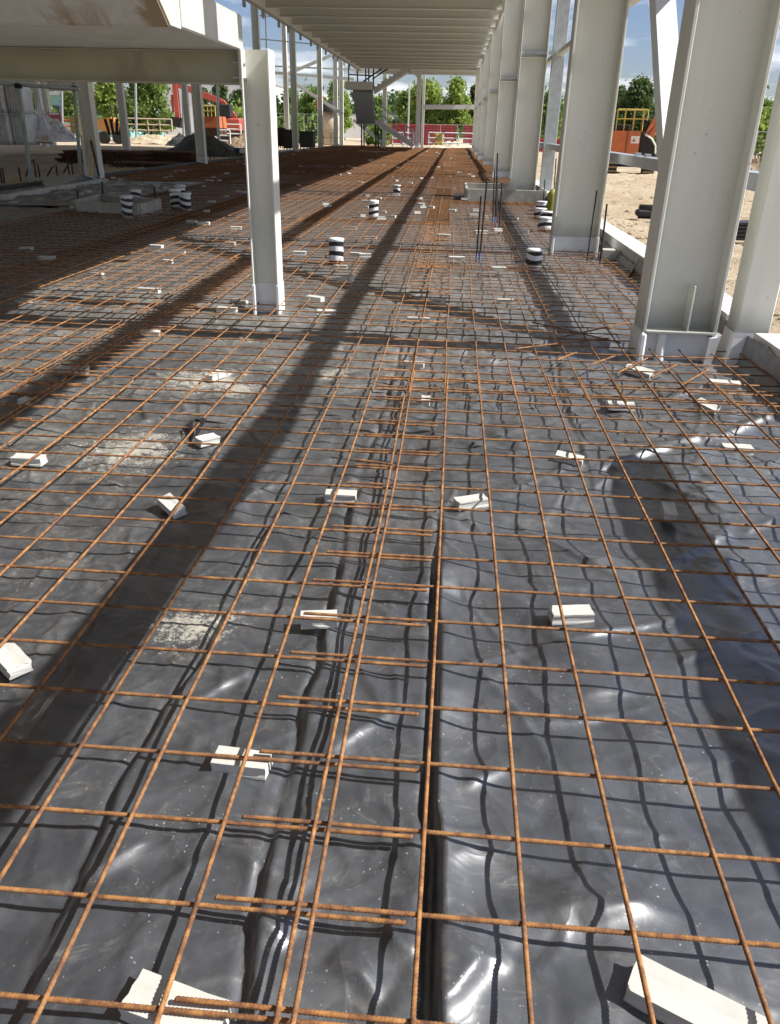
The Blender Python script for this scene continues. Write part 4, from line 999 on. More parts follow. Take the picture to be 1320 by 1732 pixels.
# scaffold
def tube_thing(p, q, r, lab, mat=None, clamps=(), cat='scaffold tube', group='scaffold tubes at the left'):
    t = empty('scaffold_tube', p, lab, cat, group); s = MB(); s.tube([p, q], r, 10); s.build('tube', mat or M_['scaff'], t, True)
    for k in clamps:
        c = p + (q - p) * k; s = MB(); s.box(c.x - 0.07, c.x + 0.07, c.y - 0.07, c.y + 0.05, c.z - 0.05, c.z + 0.05, 0.015); s.tube([c + Vector((-0.05, -0.09, 0)), c + Vector((0.12, -0.09, 0.02))], 0.018, 6); s.build('coupler', M_['dark'], t, True)
Ys = 19.5
tube_thing(at(54, 310, Ys), at(24, 90, Ys), 0.045, 'leaning green grey scaffold tube in front of the white bales', None, (0.76,))
tube_thing(at(137, 292, 22), at(121, 90, 22), 0.045, 'scaffold tube beside the left column', None, (0.72,))
tube_thing(at(-40, 138, Ys), at(135, 151, Ys), 0.04, 'horizontal scaffold tube across the upper left', M_['galv'])
for (u, v0, v1, Y, lab) in [(231, 232, 120, 64, 'thin pale pole right of the leafy left tree'), (311, 228, 120, 62, 'thin pole left of the column behind the excavator arm'), (370, 236, 120, 60, 'thin pale pole by the orange skip'), (106, 228, 110, 62, 'thin white pole in front of the teal building')]:
    tube_thing(at(u, v0, Y), at(u - 2, v1, Y), 0.09, lab, M_['galv'], (), 'pole', 'thin props of the left bays')

# dark stack of mesh bundles
def bundle(u0, u1, v, Y, h, d, lab, n):
    a, b_ = at(u0, v, Y), at(u1, v, Y); t = empty('rebar_stack', (a.x, Y, -0.06), lab, 'rebar stack', 'stacked mesh bundles'); rnd = random.Random(n)
    for k in range(n):
        z = -0.05 + h * k / n; s = MB(); o1 = rnd.uniform(-.25, .25)
        for q in range(9): s.tube([(a.x + o1, Y + q * d / 8, z), (b_.x + o1, Y + q * d / 8 + rnd.uniform(-.1, .1), z)], 0.025, 5)
        for q in range(24): s.tube([(a.x + o1 + (b_.x - a.x) * q / 23, Y - 0.1, z + 0.04), (a.x + o1 + (b_.x - a.x) * q / 23, Y + d, z + 0.04)], 0.025, 5)
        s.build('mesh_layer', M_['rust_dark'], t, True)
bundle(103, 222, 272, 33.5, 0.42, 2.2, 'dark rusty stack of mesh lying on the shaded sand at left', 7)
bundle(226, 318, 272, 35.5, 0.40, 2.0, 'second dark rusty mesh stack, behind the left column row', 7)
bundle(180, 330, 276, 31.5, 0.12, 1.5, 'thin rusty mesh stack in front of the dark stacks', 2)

# white wrapped bales
def bale(cx, y, z, w_, d_, h, lab):
    t = empty('wrapped_bale', (cx, y, z), lab, 'wrapped bale', 'white wrapped bales at the left'); rnd = random.Random(int(cx * 31 + z * 100 + y)); n = 5
    for k in range(n):
        s = MB(); x0 = -w_ / 2 + w_ * k / n; x1 = x0 + w_ / n
        segs = 7; vs = []; fs = []
        for i in range(segs):
            zz = h * i / (segs - 1); b_ = 0.035 * math.sin(math.pi * i / (segs - 1)) + rnd.uniform(-.02, .02); e = 0.03 if i in (0, segs - 1) else 0.0
            vs += [(x0 + .01 + e, -d_ / 2 - b_ + e, zz), ((x0 + x1) / 2, -d_ / 2 - b_ - .04 + e, zz), (x1 - .01 - e, -d_ / 2 - b_ + e, zz), (x1 - .01 - e, d_ / 2, zz), (x0 + .01 + e, d_ / 2, zz)]
        for i in range(segs - 1):
            for q in range(5): fs.append((i * 5 + q, i * 5 + (q + 1) % 5, i * 5 + 5 + (q + 1) % 5, i * 5 + 5 + q))
        fs += [(4, 3, 2, 1, 0), tuple((segs - 1) * 5 + q for q in range(5))]
        s.add(vs, fs, True); s.build('pack', M_['wrap'], t)
BY_ = 40.0; bx0 = at(-8, 244, BY_).x; bw = at(24, 244, BY_).x - at(0, 244, BY_).x
zb0 = at(20, 245, BY_).z; hb = (at(20, 193, BY_).z - zb0)
names = ['lower left', 'lower middle', 'lower right']; namesu = ['upper left', 'upper middle', 'upper right']
for k in range(3):
    bale(bx0 + bw * (k - 0.1), BY_ + 0.3 * k, zb0, bw * 0.95, 1.2, hb, names[k] + ' bale of the white wrapped stack at the left edge')
    bale(bx0 + bw * (k - 0.15), BY_ + 0.3 * k, zb0 + hb + 0.02, bw * 0.93, 1.2, hb * 0.97, namesu[k] + ' bale of the white wrapped stack at the left edge')
p = at(78, 238, 42); t = empty('plastic_heap', p, 'crumpled heap of white plastic film beside the bales', 'plastic heap')
xs = np.linspace(-1, 1, 36); HX, HY = np.meshgrid(xs, xs); rr = np.sqrt(HX ** 2 + HY ** 2)
HZ = np.clip(1 - rr, 0, 1) ** 0.7 * (1.05 + 0.5 * np.abs(fbm(HX * 4 + 3, HY * 4, 3)) * 2) + 0.12 * fbm(HX * 9, HY * 9, 3) * (rr < 0.95)
link('film', grid_mesh('film', HX * 1.6, HY * 1.2, HZ * 1.0 - 0.02, M_['wrap'], False), t)
p = at(65, 243, 41); t = empty('cardboard_roll', p, 'pale roll lying in front of the plastic heap', 'roll'); s = MB(); s.tube([(-0.5, 0, 0.2), (0.6, 0.1, 0.2)], 0.2, 14); s.build('roll', M_['cream'], t)
# red site sign (unreadable print)
a, b_ = at(86, 226, 58), at(102, 190, 58); t = empty('site_sign', (a.x, 58, a.z), 'red and white site sign board by the grey column at left', 'sign')
s = MB(); s.box(a.x, b_.x, 58, 58.06, a.z, b_.z); s.build('board', M_['redpaint'], t, True)
s = MB(); w_ = b_.x - a.x; h_ = b_.z - a.z
s.box(a.x + w_ * .1, b_.x - w_ * .1, 57.985, 57.998, a.z + h_ * .88, a.z + h_ * .98)
for k in range(2): s.box(a.x + w_ * (.15 + .36 * k), a.x + w_ * (.15 + .36 * k + .28), 57.985, 57.998, a.z + h_ * .55, a.z + h_ * .70)
s.box(a.x + w_ * .1, b_.x - w_ * .1, 57.985, 57.998, a.z + h_ * .28, a.z + h_ * .34); s.build('print', M_['white'], t, True)

# tarp covered heap, blue pallets
p = at(345, 248, 46); t = empty('tarp_heap', (p.x, 46, -0.1), 'dark tarpaulin thrown over a heap behind the left column', 'tarp heap')
HZ = np.clip(1 - np.abs(HX) ** 1.3 - 0.6 * HY ** 2, 0, 1) * 1.35 + 0.22 * fbm(HX * 3 + 8, HY * 3, 4)
HZ = np.where(np.maximum(np.abs(HX), np.abs(HY)) > 0.97, -0.02, HZ)
link('tarp', grid_mesh('tarp', HX * 2.3, HY * 1.2, HZ * 0.85, M_['tarp'], False), t)
for k, (u, lab) in enumerate([(393, 'left pallet of blue wrapped packs on the shaded sand'), (415, 'right pallet of blue wrapped packs on the shaded sand')]):
    p = at(u, 254, 46); t = empty('pallet_load', (p.x, 46, -0.08), lab, 'pallet', 'pallets of blue packs')
    s = MB()
    for q in (-.45, 0, .45): s.box(q - .05, q + .05, -.4, .4, 0, .1)
    for q in range(4): s.box(-.5, .5, -.4 + q * .22, -.26 + q * .22, .1, .125)
    s.build('pallet', M_['timber'], t); s = MB(); s.box(-.46, .46, -.36, .36, .127, .40, .03); s.build('pack', M_['blue'], t); s = MB(); s.box(-.2, .15, -.385, -.362, .16, .36); s.build('label_sheet', M_['white'], t)

# ------------------------------------------------------------------ trees and shrubs
def leaf_cloud(name, centers, radii, n, size, mat, parent, seed):
    rg = np.random.RandomState(seed); k = rg.randint(0, len(centers), n)
    c = np.array(centers)[k]; r = np.array(radii)[k]
    pos = c + rg.normal(size=(n, 3)) * (r * 0.62)[:, None] * np.array([1, 1, 0.8])
    a = rg.normal(size=(n, 3)); a /= np.linalg.norm(a, axis=1)[:, None]
    b = np.cross(a, rg.normal(size=(n, 3))); b /= np.linalg.norm(b, axis=1)[:, None]
    s = size * (0.5 + rg.rand(n))[:, None]
    q = np.stack([pos - a * s, pos + b * s * .55, pos + a * s, pos - b * s * .55], 1).reshape(-1, 3)
    me = bpy.data.meshes.new(name); me.vertices.add(4 * n); me.vertices.foreach_set('co', q.astype(np.float32).ravel())
    me.loops.add(4 * n); me.loops.foreach_set('vertex_index', np.arange(4 * n, dtype=np.int32)); me.polygons.add(n)
    me.polygons.foreach_set('loop_start', np.arange(0, 4 * n, 4, dtype=np.int32)); me.materials.append(mat); me.update(calc_edges=True)
    return link(name, me, parent)
def tree(u, vtop, wpx, Y, mat, lab, seed, n=5200, conic=0.0, vbase=None):
    top = at(u, vtop, Y); w_ = abs(at(u + wpx / 2, vtop, Y).x - at(u - wpx / 2, vtop, Y).x); H = top.z
    t = empty('tree', (top.x, Y, -0.2), lab, 'tree', 'trees beyond the site'); rg = random.Random(seed)
    s = MB(); s.tube([(0, 0, 0), (0.1, 0, H * .3), (0.05, 0.05, H * .6), (0, 0, H * .85)], [H * .028, H * .022, H * .014, H * .005], 8)
    for k in range(6):
        an = rg.uniform(0, 6.28); z0 = H * rg.uniform(.25, .55); s.tube([(0, 0, z0), (math.cos(an) * w_ * .2, math.sin(an) * w_ * .2, z0 + H * .12), (math.cos(an) * w_ * .36, math.sin(an) * w_ * .36, z0 + H * .2)], [H * .012, H * .008, H * .003], 6)
    s.build('trunk', M_['bark'], t)
    cs, rs = [], []
    for k in range(70):
        f = rg.random() ** 0.8; z = H * (0.16 + 0.80 * f); env = math.sin(math.pi * min(1, 0.12 + 0.88 * (1 - f) ** (0.75 if conic else 0.55)) * (0.62 if conic else .75)) if True else 1
        env = (1 - f) ** (0.75 if conic else 0.42) * (0.75 + 0.25 * min(1, f * 4))
        an = rg.uniform(0, 6.28); rad = w_ * .5 * env * rg.uniform(.35, .95)
        cs.append((math.cos(an) * rad, math.sin(an) * rad, z)); rs.append(w_ * rg.uniform(.06, .15))
    cs.append((0, 0, H * .95)); rs.append(w_ * .08)
    leaf_cloud('crown', cs, rs, int(n * 1.5), 0.11 * Y / 80 + 0.04, mat, t, seed)
    return t
def shrub(u, v, wpx, hpx, Y, mat, lab, seed, n=1500):
    p = at(u, v, Y); w_ = wpx / FOC * Y; H = hpx / FOC * Y
    t = empty('shrub', (p.x, Y, -0.2), lab, 'shrub', 'shrubs beyond the site'); rg = random.Random(seed); s = MB()
    for k in range(5): s.tube([(rg.uniform(-.2, .2) * w_, 0, 0), (rg.uniform(-.35, .35) * w_, 0, H * .7)], [.06, .02], 5)
    s.build('stem', M_['bark'], t)
    cs = [(rg.uniform(-.45, .45) * w_, rg.uniform(-.25, .25) * w_, H * rg.uniform(.15, .9)) for k in range(18)]; rs = [H * rg.uniform(.12, .26) for k in range(18)]
    leaf_cloud('foliage', cs, rs, n, 0.16 * Y / 80 + 0.04, mat, t, seed)
LB, LM, LD = M_['leaf_bright'], M_['leaf_mid'], M_['leaf_dark']
tree(722, 136, 88, 100, LB, 'bright green tree left of centre at the far end, behind the red hoarding', 1, 8000)
tree(775, 130, 66, 98, LB, 'bright green pointed tree right of centre at the far end', 2, 7000, 1)
tree(806, 138, 34, 112, LD, 'dark narrow tree beside the right column row', 3, 4000)
tree(690, 150, 50, 110, LM, 'green tree directly behind the far stair', 4, 4500)
tree(640, 165, 60, 115, LM, 'green tree seen through the stair flights', 5, 4500)
tree(572, 132, 52, 96, LB, 'bright leafy tree behind the slim left columns, before the stair', 6, 6000)
tree(530, 146, 64, 105, LM, 'mid green tree between the slim left columns', 7, 5200)
tree(492, 150, 56, 112, LM, 'green tree just right of the short front post', 8, 4800)
tree(458, 158, 46, 118, LD, 'dark tree right behind the short front post', 9, 4000)
tree(404, 150, 46, 108, LD, 'dark green tree left of the short front post', 10, 4800)
tree(370, 138, 44, 104, LD, 'tall dark green tree left of the short post, above the skip', 11, 5000)
tree(345, 146, 34, 112, LD, 'dark tree behind the column by the excavator arm', 12, 3600)
tree(245, 96, 96, 80, LM, 'broad leafy tree between the columns at left', 13, 9000)
tree(178, 92, 62, 78, LB, 'bright leafy tree behind the left column', 14, 6500)
tree(122, 140, 56, 92, LM, 'green tree above the teal building', 15, 4000)
tree(64, 150, 50, 94, LM, 'green tree over the top of the white bales', 16, 3500)
tree(1086, 133, 88, 80, LD, 'dark green broad tree behind the orange excavator', 17, 8000)
tree(1052, 140, 40, 88, LD, 'dark tree left behind the orange excavator', 18, 4000)
tree(936, 150, 60, 95, LM, 'green tree seen between the second and third columns', 19, 5000)
tree(896, 170, 40, 100, LM, 'green tree beside the galvanised post', 20, 3200)
tree(1296, 165, 74, 84, LM, 'green tree at the right edge of the photo', 21, 5200)
tree(1180, 160, 90, 90, LD, 'dark tree hidden mostly behind the big column', 22, 4000)
shrub(1296, 262, 90, 66, 60, LB, 'yellow green shrub behind the mesh fence at the right edge', 31, 3200)
shrub(425, 225, 60, 48, 84, LB, 'bright shrub left of the short front post', 32, 2600)
shrub(505, 222, 60, 42, 82, LM, 'bright low shrub right of the short front post', 33, 2200)
shrub(640, 232, 30, 34, 84, LM, 'small shrub behind the foot of the far stair', 34, 1400)
shrub(1120, 255, 60, 40, 66, LM, 'scrub behind the mesh fence by the excavator', 35, 1800)
shrub(545, 225, 50, 40, 90, LM, 'green scrub behind the cream mixer', 36, 1600)
rgx = random.Random(5); s = MB()
far_w = empty('far_wood', (0, 190, 0)); tag(far_w, kind='stuff')
cs = [(rgx.uniform(-130, 150), rgx.uniform(-12, 12), rgx.uniform(1, 6.5)) for k in range(260)]; rs = [rgx.uniform(2, 4.5) for k in range(260)]
leaf_cloud('foliage', cs, rs, 26000, 0.55, LD, far_w, 99)

# ------------------------------------------------------------------ background buildings
def shed(name, u0, u1, vt, Y, mat, lab, depth=30, wins=None):
    a, b_ = at(u0, vt, Y), at(u1, vt, Y); t = empty(name, (a.x, Y, 0), lab, 'building'); H = a.z
    s = MB(); s.box(a.x, b_.x, Y, Y + depth, -0.3, H); s.build('wall', mat, t, True)
    s = MB(); s.box(a.x - .3, b_.x + .3, Y - .3, Y + depth, H, H + .35); s.build('roof', M_['galv'], t, True)
    if wins:
        n, z0, z1 = wins; dw = (b_.x - a.x) / n
        for k in range(n):
            s = MB(); s.box(a.x + dw * (k + .06), a.x + dw * (k + .94), Y - .06, Y + .05, z0 * H, z1 * H); s.build('window', M_['glass'], t, True)
    return t
shed('warehouse', 262, 432, 132, 130, M_['shed'], 'big white warehouse behind the red excavator arm')
shed('office_building', 40, 214, 160, 100, M_['teal'], 'teal and dark glazed building behind the left columns', 12, (12, 0.52, 0.74))
shed('low_shed', 1036, 1130, 178, 120, M_['teal'], 'pale green low building behind the orange excavator')
shed('white_unit', 560, 690, 196, 150, M_['shed'], 'low white building seen through the stair')
t = empty('lamp_mast', at(270, 200, 90), 'tall thin lamp mast in front of the white warehouse', 'mast')
a, b_ = at(272, 200, 90), at(271, 131, 90); s = MB(); s.tube([a, b_], [.12, .08], 8); s.build('pole', M_['galv'], t, True); s = MB(); s.box(b_.x - .8, b_.x + .8, 89.9, 90.1, b_.z - .05, b_.z + .1); s.build('lamp_head', M_['galv'], t, True)

# ------------------------------------------------------------------ hoarding, fences, barriers
def hoarding(u0, u1, vt, Y, n, lab):
    a, b_ = at(u0, vt, Y), at(u1, vt, Y); t = empty('hoarding', (a.x, Y, 0), lab, 'hoarding', 'red site hoarding'); dw = (b_.x - a.x) / n
    for k in range(n):
        s = MB()
        for q in range(6):
            x0 = dw * (k + q / 6); x1 = dw * (k + (q + 1) / 6) - .01; o = 0.03 if q % 2 else 0
            s.box(x0, x1, -o, .04, 0.0, a.z - .12)
        s.build('panel', M_['red'], t)
        s = MB(); s.box(dw * k - .04, dw * k + .04, -.10, -.035, 0, a.z - .1); s.build('post', M_['red'], t)
    s = MB(); s.box(0, b_.x - a.x, -.09, -.035, a.z - .115, a.z - .04); s.build('top_rail', M_['redpaint'], t)
hoarding(652, 772, 208, 88, 10, 'crimson hoarding across the far end below the bright trees')
hoarding(786, 808, 210, 88, 2, 'short crimson hoarding beside the right column row, right of the gap')
hoarding(880, 1040, 232, 70, 8, 'crimson hoarding seen between the right columns')
def mesh_fence(u0, u1, vt, vb, Y, n, lab):
    a, b_ = at(u0, vb, Y), at(u1, vt, Y); t = empty('mesh_fence', (a.x, Y, a.z), lab, 'fence', 'grey mesh site fences'); W = b_.x - a.x; H = at(u0, vt, Y).z - a.z
    for k in range(n + 1):
        s = MB(); s.tube([(W * k / n, 0, 0), (W * k / n, 0, H)], .022, 6); s.build('post', M_['galv'], t)
    s = MB(); m = int(W / .3)
    for k in range(m): s.tube([(W * k / m, 0, .05), (W * k / m, 0, H)], .0035, 3, False)
    for k in range(8): s.tube([(0, 0, H * (k + 1) / 8), (W, 0, H * (k + 1) / 8)], (.004 if k < 7 else .016), 3, False)
    o = s.build('wire_panel', M_['galv'], t)
mesh_fence(1240, 1345, 222, 282, 46, 3, 'mesh fence with twin posts in front of the shrub at the right edge')
mesh_fence(1085, 1240, 224, 262, 62, 5, 'mesh fence right behind the orange excavator')
mesh_fence(380, 560, 190, 232, 78, 8, 'mesh fence before the shrubs left of the far stair')
mesh_fence(716, 860, 210, 245, 78, 5, 'mesh fence in front of the crimson hoarding at the far end')
def barrier(u0, u1, vt, vb, Y, n, mat, lab, fill=None):
    a, b_ = at(u0, vb, Y), at(u1, vb, Y); H = at(u0, vt, Y).z - a.z; W = b_.x - a.x
    t = empty('barrier', (a.x, Y, a.z), lab, 'barrier', 'site barriers'); s = MB()
    for z in (.12, .55, 1.0): s.tube([(0, 0, H * z), (W, 0, H * z)], .05, 6)
    s.build('rail', mat, t)
    for k in range(n + 1):
        s = MB(); s.tube([(W * k / n, 0, -.1), (W * k / n, 0, H)], .05, 6); s.build('post', mat, t)
    if fill: s = MB(); s.box(.05, W - .05, -.02, .02, H * .15, H * .85); s.build('fill_panel', fill, t)
barrier(212, 292, 200, 222, 68, 4, M_['cream'], 'long pale yellow barrier rail below the leafy tree at left')
barrier(108, 140, 203, 226, 64, 2, M_['redpaint'], 'red and white barrier between the sign and the left column', M_['white'])
barrier(380, 408, 210, 228, 70, 1, M_['white'], 'white frame barrier left of the short front post')
barrier(372, 390, 220, 240, 62, 1, M_['white'], 'white frame barrier in front of the orange skip')
barrier(725, 800, 224, 244, 74, 3, M_['white'], 'white barrier row in front of the yellow blocks at the far end')
barrier(664, 700, 224, 246, 72, 2, M_['white'], 'white barrier at the foot of the far stair')
# things at the far end
def stack(u0, u1, v0, v1, Y, mat, lab, cat='block stack', nz=3, nx=2):
    a, b_ = at(u0, v1, Y), at(u1, v0, Y); t = empty('block_stack', (a.x, Y, a.z), lab, cat); W = b_.x - a.x; H = b_.z - a.z
    for i in range(nz):
        for j in range(nx):
            s = MB(); s.box(W * j / nx + .02, W * (j + 1) / nx - .02, (i % 2) * .04, .9, H * i / nz + .01, H * (i + 1) / nz - .01, .03); s.build('block', mat, t)
stack(735, 750, 226, 246, 71.5, M_['yellow'], 'yellow wrapped block stack at the far end of the floor')
stack(120, 128, 196, 226, 60, M_['yellow'], 'yellow crate by the left column', 'crate', 2, 1)
stack(548, 572, 222, 244, 74, M_['cream'], 'cream block pack under the mixer drum', 'block pack', 2, 2)
# green crates, rust coloured stillage
for (u0, u1, v0, v1, Y, m, lab) in [(480, 500, 219, 254, 55, 'tarp', 'dark green crate behind the slim column'), (508, 530, 222, 252, 58, 'tarp', 'dark green crate right of the slim column'), (468, 479, 216, 250, 56, 'rust_dark', 'rust brown stillage beside the short front post')]:
    a, b_ = at(u0, v1, Y), at(u1, v0, Y); t = empty('crate', (a.x, Y, a.z), lab, 'crate', 'dark crates behind the slim columns'); W = b_.x - a.x; H = b_.z - a.z
    s = MB(); s.box(0, W, 0, .9, .1, H * .96, .03); s.build('body', M_[m], t); s = MB()
    for q in range(4): s.box(W * q / 4, W * q / 4 + .06, -.04, -.002, 0, H)
    s.build('frame', M_['dark'], t); s = MB(); s.box(-.03, W + .03, -.05, .95, H * .965, H); s.build('lid', M_[m], t)
# cement mixer / cream plant
a = at(560, 236, 76); t = empty('cement_mixer', (a.x, 76, 0), 'cream drum mixer with a dark hood behind the slim columns', 'mixer')
s = MB(); s.lathe([(.2, 0), (.75, .5), (1.0, 1.2), (.95, 1.9), (.6, 2.3)], 18, (0, 0, .4)); s.build('drum', M_['cream'], t)
s = MB(); s.box(-1.1, 1.1, -.5, .9, .0, .5, .05); s.build('base', M_['timber'], t)
s = MB(); s.lathe([(1.25, 2.65), (1.2, 3.0), (.8, 3.35), (.1, 3.45)], 14); s.build('hood', M_['dark'], t)
s = MB(); s.box(-1.2, -.5, -.6, -.4, 2.9, 3.9, .04); s.build('guard', M_['redpaint'], t)
# orange skip and dumper in the left background
a, b_ = at(346, 231, 62), at(371, 197, 62); t = empty('orange_skip', (a.x, 62, a.z), 'orange skip with a slatted base behind the left column', 'skip'); W = b_.x - a.x; H = b_.z - a.z
s = MB(); s.prism([(0, H * .45), (W, H * .45), (W * .95, H), (W * .1, H)], 'y', 0, 2); s.build('body', M_['orange'], t)
s = MB()
for q in range(7): s.box(W * q / 7, W * q / 7 + .08, -.03, .05, 0, H * .45)
s.box(0, W, .06, 1.9, .05, H * .44); s.build('base', M_['rust_dark'], t)
s = MB()
for z in (1.25, 1.5): s.tube([(0.1, 0, H * z), (W * .8, 0, H * z)], .045, 6)
for q in range(4): s.tube([(0.1 + W * .23 * q, 0, H), (0.1 + W * .23 * q, 0, H * 1.5)], .045, 6)
s.build('guard_rail', M_['yellow'], t)
a, b_ = at(168, 228, 66), at(204, 196, 66); t = empty('dumper', (a.x, 66, -.1), 'orange dumper parked behind the left column', 'dumper'); W = b_.x - a.x
s = MB(); s.prism([(0, 1.0), (W * .5, .8), (W * .6, 1.9), (-.15, 1.7)], 'y', 0, 1.4); s.build('skip_bucket', M_['dumperc'], t)
s = MB(); s.prism([(W * .5, .7), (W, .7), (W, 1.5), (W * .62, 1.6)], 'y', .1, 1.3); s.build('body', M_['dumperc'], t)
for xx in (.35, W * .8):
    s = MB(); s.tube([(xx, -.1, .45), (xx, .25, .45)], .45, 16); s.build('wheel', M_['dark'], t)
s = MB(); s.tube([(W * .62, .2, 1.5), (W * .62, .2, 2.7), (W * .62, 1.1, 2.7), (W * .62, 1.1, 1.5)], .05, 6); s.build('roll_bar', M_['dark'], t)
for i, dx_ in enumerate((-2, 4, 10, 15)):
    p = at(188 + dx_, 228, 60); t = MB(); t.tube([(0, 0, 0), ((-.25, -.1, .1, .3)[i], .1, 1.0)], .11, 8); o = t.build('dark_stake', M_['dark']); o.location = p; tag(o, 'dark leaning stake in the cluster beside the deeper left column', 'stake', 'dark stakes before the dumper')

# ------------------------------------------------------------------ excavators
def excav_tracks(t, L=2.6, gap=0.75, w_=0.45, h=0.62):
    for sx in (-1, 1):
        prof = [(-L / 2 + .25, 0), (L / 2 - .25, 0), (L / 2, h * .35), (L / 2, h * .7), (L / 2 - .22, h), (-L / 2 + .22, h), (-L / 2, h * .7), (-L / 2, h * .35)]
        s = MB(); s.prism(prof, 'x', sx * gap - w_ / 2, sx * gap + w_ / 2); tr = s.build('track', M_['dark'], t)
        s = MB(); per = 22
        for k in range(per):
            y = -L / 2 + .2 + (L - .4) * (k % 11) / 10; z = -.012 if k < 11 else h + .0
            s.box(sx * gap - w_ / 2 - .01, sx * gap + w_ / 2 + .01, y - .035, y + .035, z - .02, z + .02)
        for z in (.15, .3, .45): s.box(sx * gap - w_ / 2 - .01, sx * gap + w_ / 2 + .01, -L / 2 - .03, -L / 2 + .01, z - .035, z + .035)
        s.build('track_pad', M_['soil'], tr)
def chain(mb, pts, w_):
    for a, b_ in zip(pts[:-1], pts[1:]): bar(mb, a, b_, w_, w_ * 1.3)
# right one: seen from behind and to its side
E = at(1064, 290, 36); E.z = -0.10
t = empty('excavator', E, 'orange tracked excavator with yellow guard rails on the sand between the right columns', 'excavator'); t.rotation_euler = (0, 0, math.radians(-10))
excav_tracks(t, 2.4, 0.72, 0.42, 0.55)
s = MB(); s.box(-.5, .5, -.6, .6, .30, .62); s.build('undercarriage', M_['dark'], t)
s = MB(); s.prism([(-.95, -1.15), (.22, -1.22), (.22, .5), (-.95, .5)], 'z', .66, 1.62); s.build('body', M_['orange'], t)
s = MB(); s.box(-.12, .19, -1.245, -1.222, 1.18, 1.44); s.build('notice_plate', M_['white'], t)
s = MB(); s.prism([(-.08, 1.24), (-.01, 1.36), (.06, 1.24)], 'y', -1.254, -1.247); s.build('warning_mark', M_['redpaint'], t)
s = MB(); s.box(-.28, -.265, -1.235, -1.195, .7, 1.6); s.build('panel_seam', M_['dark'], t)
s = MB(); s.prism([(.24, .72), (.62, .60), (.90, .76), (.93, 1.05), (.70, 1.38), (.24, 1.56)], 'y', -1.1, .2); s.build('bucket', M_['dark'], t)
s = MB(); s.tube([(.40, -1.12, 1.50), (.66, -1.12, 1.36), (.84, -1.12, 1.12), (.88, -1.12, .82)], .035, 8); s.build('bucket_edge', M_['steel_plain'], t)
s = MB()
for x in (-.75, -.45, -.1, .25):
    s.tube([(x, -1.0, 1.62), (x, -1.0, 2.38)], .022, 6); s.tube([(x, .4, 1.62), (x, .4, 2.38)], .022, 6)
for z in (2.05, 2.38):
    s.tube([(-.75, -1.0, z), (.40, -1.0, z)], .022, 6); s.tube([(-.75, -1.0, z), (-.75, .4, z)], .022, 6)
    s.tube([(-.75, .4, z), (.40, .4, z)], .022, 6)
s.tube([(.40, -1.0, 2.38), (.40, -1.0, 2.0)], .022, 6); s.build('guard_rail', M_['yellow'], t)
s = MB(); s.box(-.72, -.2, -.9, .3, 1.625, 1.85, .03); s.box(.24, .5, -.6, .5, 1.64, 2.15, .05); s.build('cab', M_['dark'], t)
s = MB(); chain(s, [Vector((.50, -.5, 1.35)), Vector((.72, -.45, 1.85)), Vector((1.05, -.4, 2.35)), Vector((1.5, -.3, 2.75)), Vector((2.3, .0, 2.8))], .30); s.build('boom', M_['orange'], t)
s = MB(); s.tube([(.80, -.72, 1.5), (1.30, -.6, 2.35)], .06, 8); s.build('ram', M_['steel_plain'], t)
s = MB(); s.tube([(.45, -1.13, 1.35), (.85, -1.13, 2.1)], .015, 5); s.build('hose', M_['dark'], t)
# left one: red arm against the white warehouse
E = at(398, 226, 78); t = empty('excavator', (E.x, 78, -.1), 'red excavator arm raised before the white warehouse, body behind the columns', 'excavator')
def L_(u, v, dy=0): return at(u, v, 78 + dy)
s = MB(); chain(s, [L_(298, 141), L_(335, 157), L_(375, 172), L_(398, 200)], .38); s.build('boom', M_['redpaint'], t, True)
s = MB(); bar(s, L_(296, 138), L_(302, 203), .4, .55); s.build('dipper', M_['redpaint'], t, True)
s = MB(); s.tube([L_(291, 160), L_(293, 190)], .1, 6); s.build('ram', M_['redpaint'], t, True)
p = L_(297, 206); s = MB(); s.prism([(p.x - .9, p.z - .2), (p.x + .5, p.z - .5), (p.x + .8, p.z + .3), (p.x - .2, p.z + .4)], 'y', 77.5, 78.5); s.build('bucket', M_['dark'], t, True)
p = L_(400, 214); s = MB(); s.box(p.x - 1.0, p.x + .6, 77, 79, .9, 2.0, .1); s.build('body', M_['redpaint'], t, True)
s = MB(); s.box(p.x - 1.2, p.x - .2, 77, 78, 2.02, 3.1, .08); s.build('cab', M_['dark'], t, True)
s = MB(); s.box(p.x - 1.4, p.x + 1.4, 76.8, 79.2, -.05, .88, .15); s.build('track', M_['dark'], t, True)
# heaps
def heap(u, v, Y, w_, d_, h, mat, lab, seed, cat='heap'):
    p = at(u, v, Y); t = empty('heap', (p.x, Y, -.15), lab, cat, 'heaps of earth and rubble'); HZ = np.clip(1 - HX ** 2 - HY ** 2, 0, 1) ** 0.8 * (0.7 + 0.5 * fbm(HX * 3 + seed, HY * 3, 4)) + .16 * fbm(HX * 8 + seed, HY * 8, 3) * ((HX ** 2 + HY ** 2) < .9)
    link('earth', grid_mesh('earth', HX * w_, HY * d_, HZ * h, mat, False), t)
heap(415, 234, 66, 2.2, 1.5, 1.0, M_['soil'], 'rubble heap left of the short front post', 3)
heap(1290, 285, 40, 2.4, 1.6, 0.95, M_['soil'], 'dark earth heap below the mesh fence at the right edge', 9)
heap(1115, 256, 58, 2.2, 1.5, 1.2, M_['soil'], 'earth heap right of the orange excavator', 14)
heap(320, 222, 66, 2.0, 1.2, 1.1, M_['tarp'], 'dark heap of film below the red excavator arm', 19)
heap(265, 226, 70, 4.0, 2.0, 0.7, M_['sand'], 'low pale sand heap in the sun at left', 23)
heap(770, 246, 76, 2.8, 1.5, 0.7, M_['cream'], 'pale rubble at the far end before the hoarding', 27)
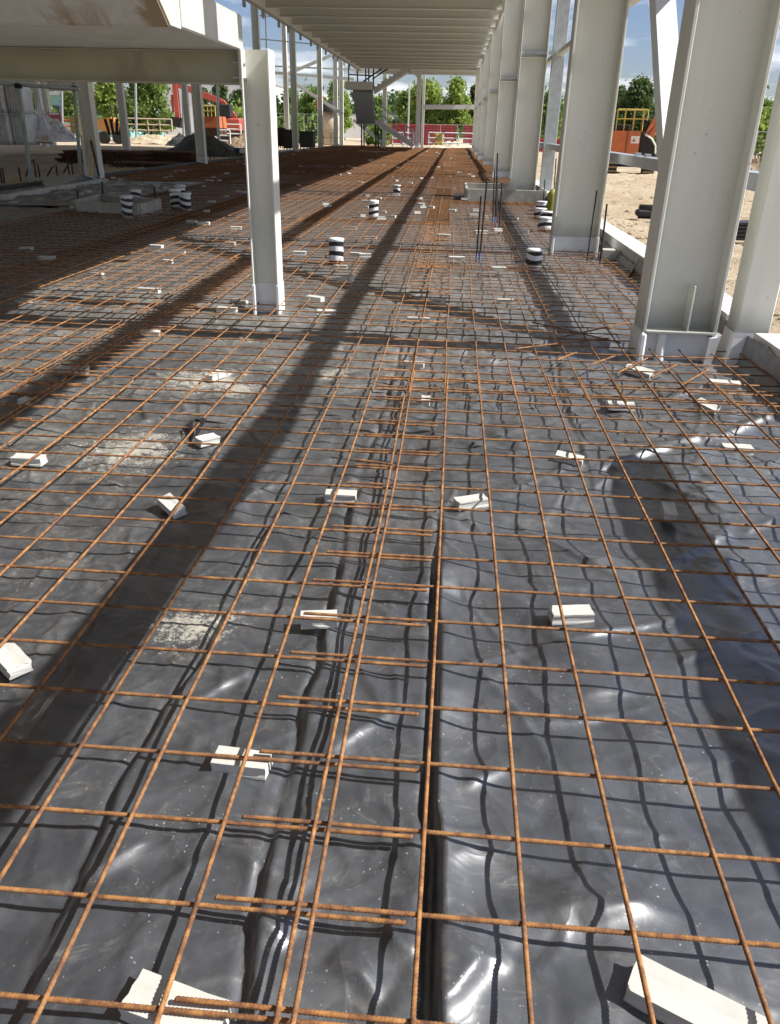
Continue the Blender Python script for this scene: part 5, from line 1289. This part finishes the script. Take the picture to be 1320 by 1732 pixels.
# right hand ground clutter
p = gnd(1257, 405, -0.05); t = empty('crate_stack', p, 'stack of black ribbed drainage crates on the sand beside the big column', 'crate')
for k in range(5):
    s = MB(); s.box(-.36, .36, -.2, .2, .005 + k * .055, .048 + k * .055, .006); s.build('crate_layer', M_['black'], t)
p = gnd(1100, 366, -0.02); t = empty('black_pipe', p, 'short black pipe lying half buried in the sand', 'pipe')
s = MB(); s.lathe([(.10, -.35), (.13, -.345), (.13, .35), (.10, .36)], 16); o = s.build('pipe', M_['black'], t); o.rotation_euler = (0, math.radians(90), math.radians(-8)); o.location = (.12, 0, .08)
s = MB(); s.box(-.28, .0, -.12, .12, 0, .12, .03); s.build('fitting', M_['dark'], t)
p = gnd(920, 305, -0.05); t = empty('marker_peg', p, 'pale blue marker peg standing in the sand', 'peg'); s = MB(); s.tube([(0, 0, 0), (.03, 0, .42)], .022, 6); s.build('peg', M_['blue'], t)
# clods and stones on the sand beyond the kerb
cl = MB(); rgc = random.Random(8)
ico = bmesh.new(); bmesh.ops.create_icosphere(ico, subdivisions=1, radius=1); iv = [v.co.copy() for v in ico.verts]; ifc = [tuple(v.index for v in f.verts) for f in ico.faces]; ico.free()
for k in range(2600):
    y = 4.5 + 30 * rgc.random() ** 1.8; x = 2.45 + (y * .55) * rgc.random(); r = 0.012 + 0.055 * rgc.random() ** 3.5
    if rgc.random() < .25: x = 2.45 + rgc.random() * .8
    z = float(sand_h(np.array([x]), np.array([y]))[0]); sx, sy, sz = rgc.uniform(.7, 1.4), rgc.uniform(.7, 1.4), rgc.uniform(.5, .9)
    cl.add([(x + q.x * r * sx * rgc.uniform(.8, 1.2), y + q.y * r * sy * rgc.uniform(.8, 1.2), z + q.z * r * sz) for q in iv], ifc)
o = cl.build('stones', M_['sand']); tag(o, kind='stuff')
# thin cable seen against the sky
t = empty('lifting_cable', at(1108, 40, 30), 'thin pale cable hanging against the sky right of the second column', 'cable')
s = MB(); s.tube([at(1094, -10, 30), at(1108, 60, 30), at(1122, 140, 30), at(1126, 182, 30)], [.006, .008, .02, .025], 6); s.build('cable', M_['white'], t, True)
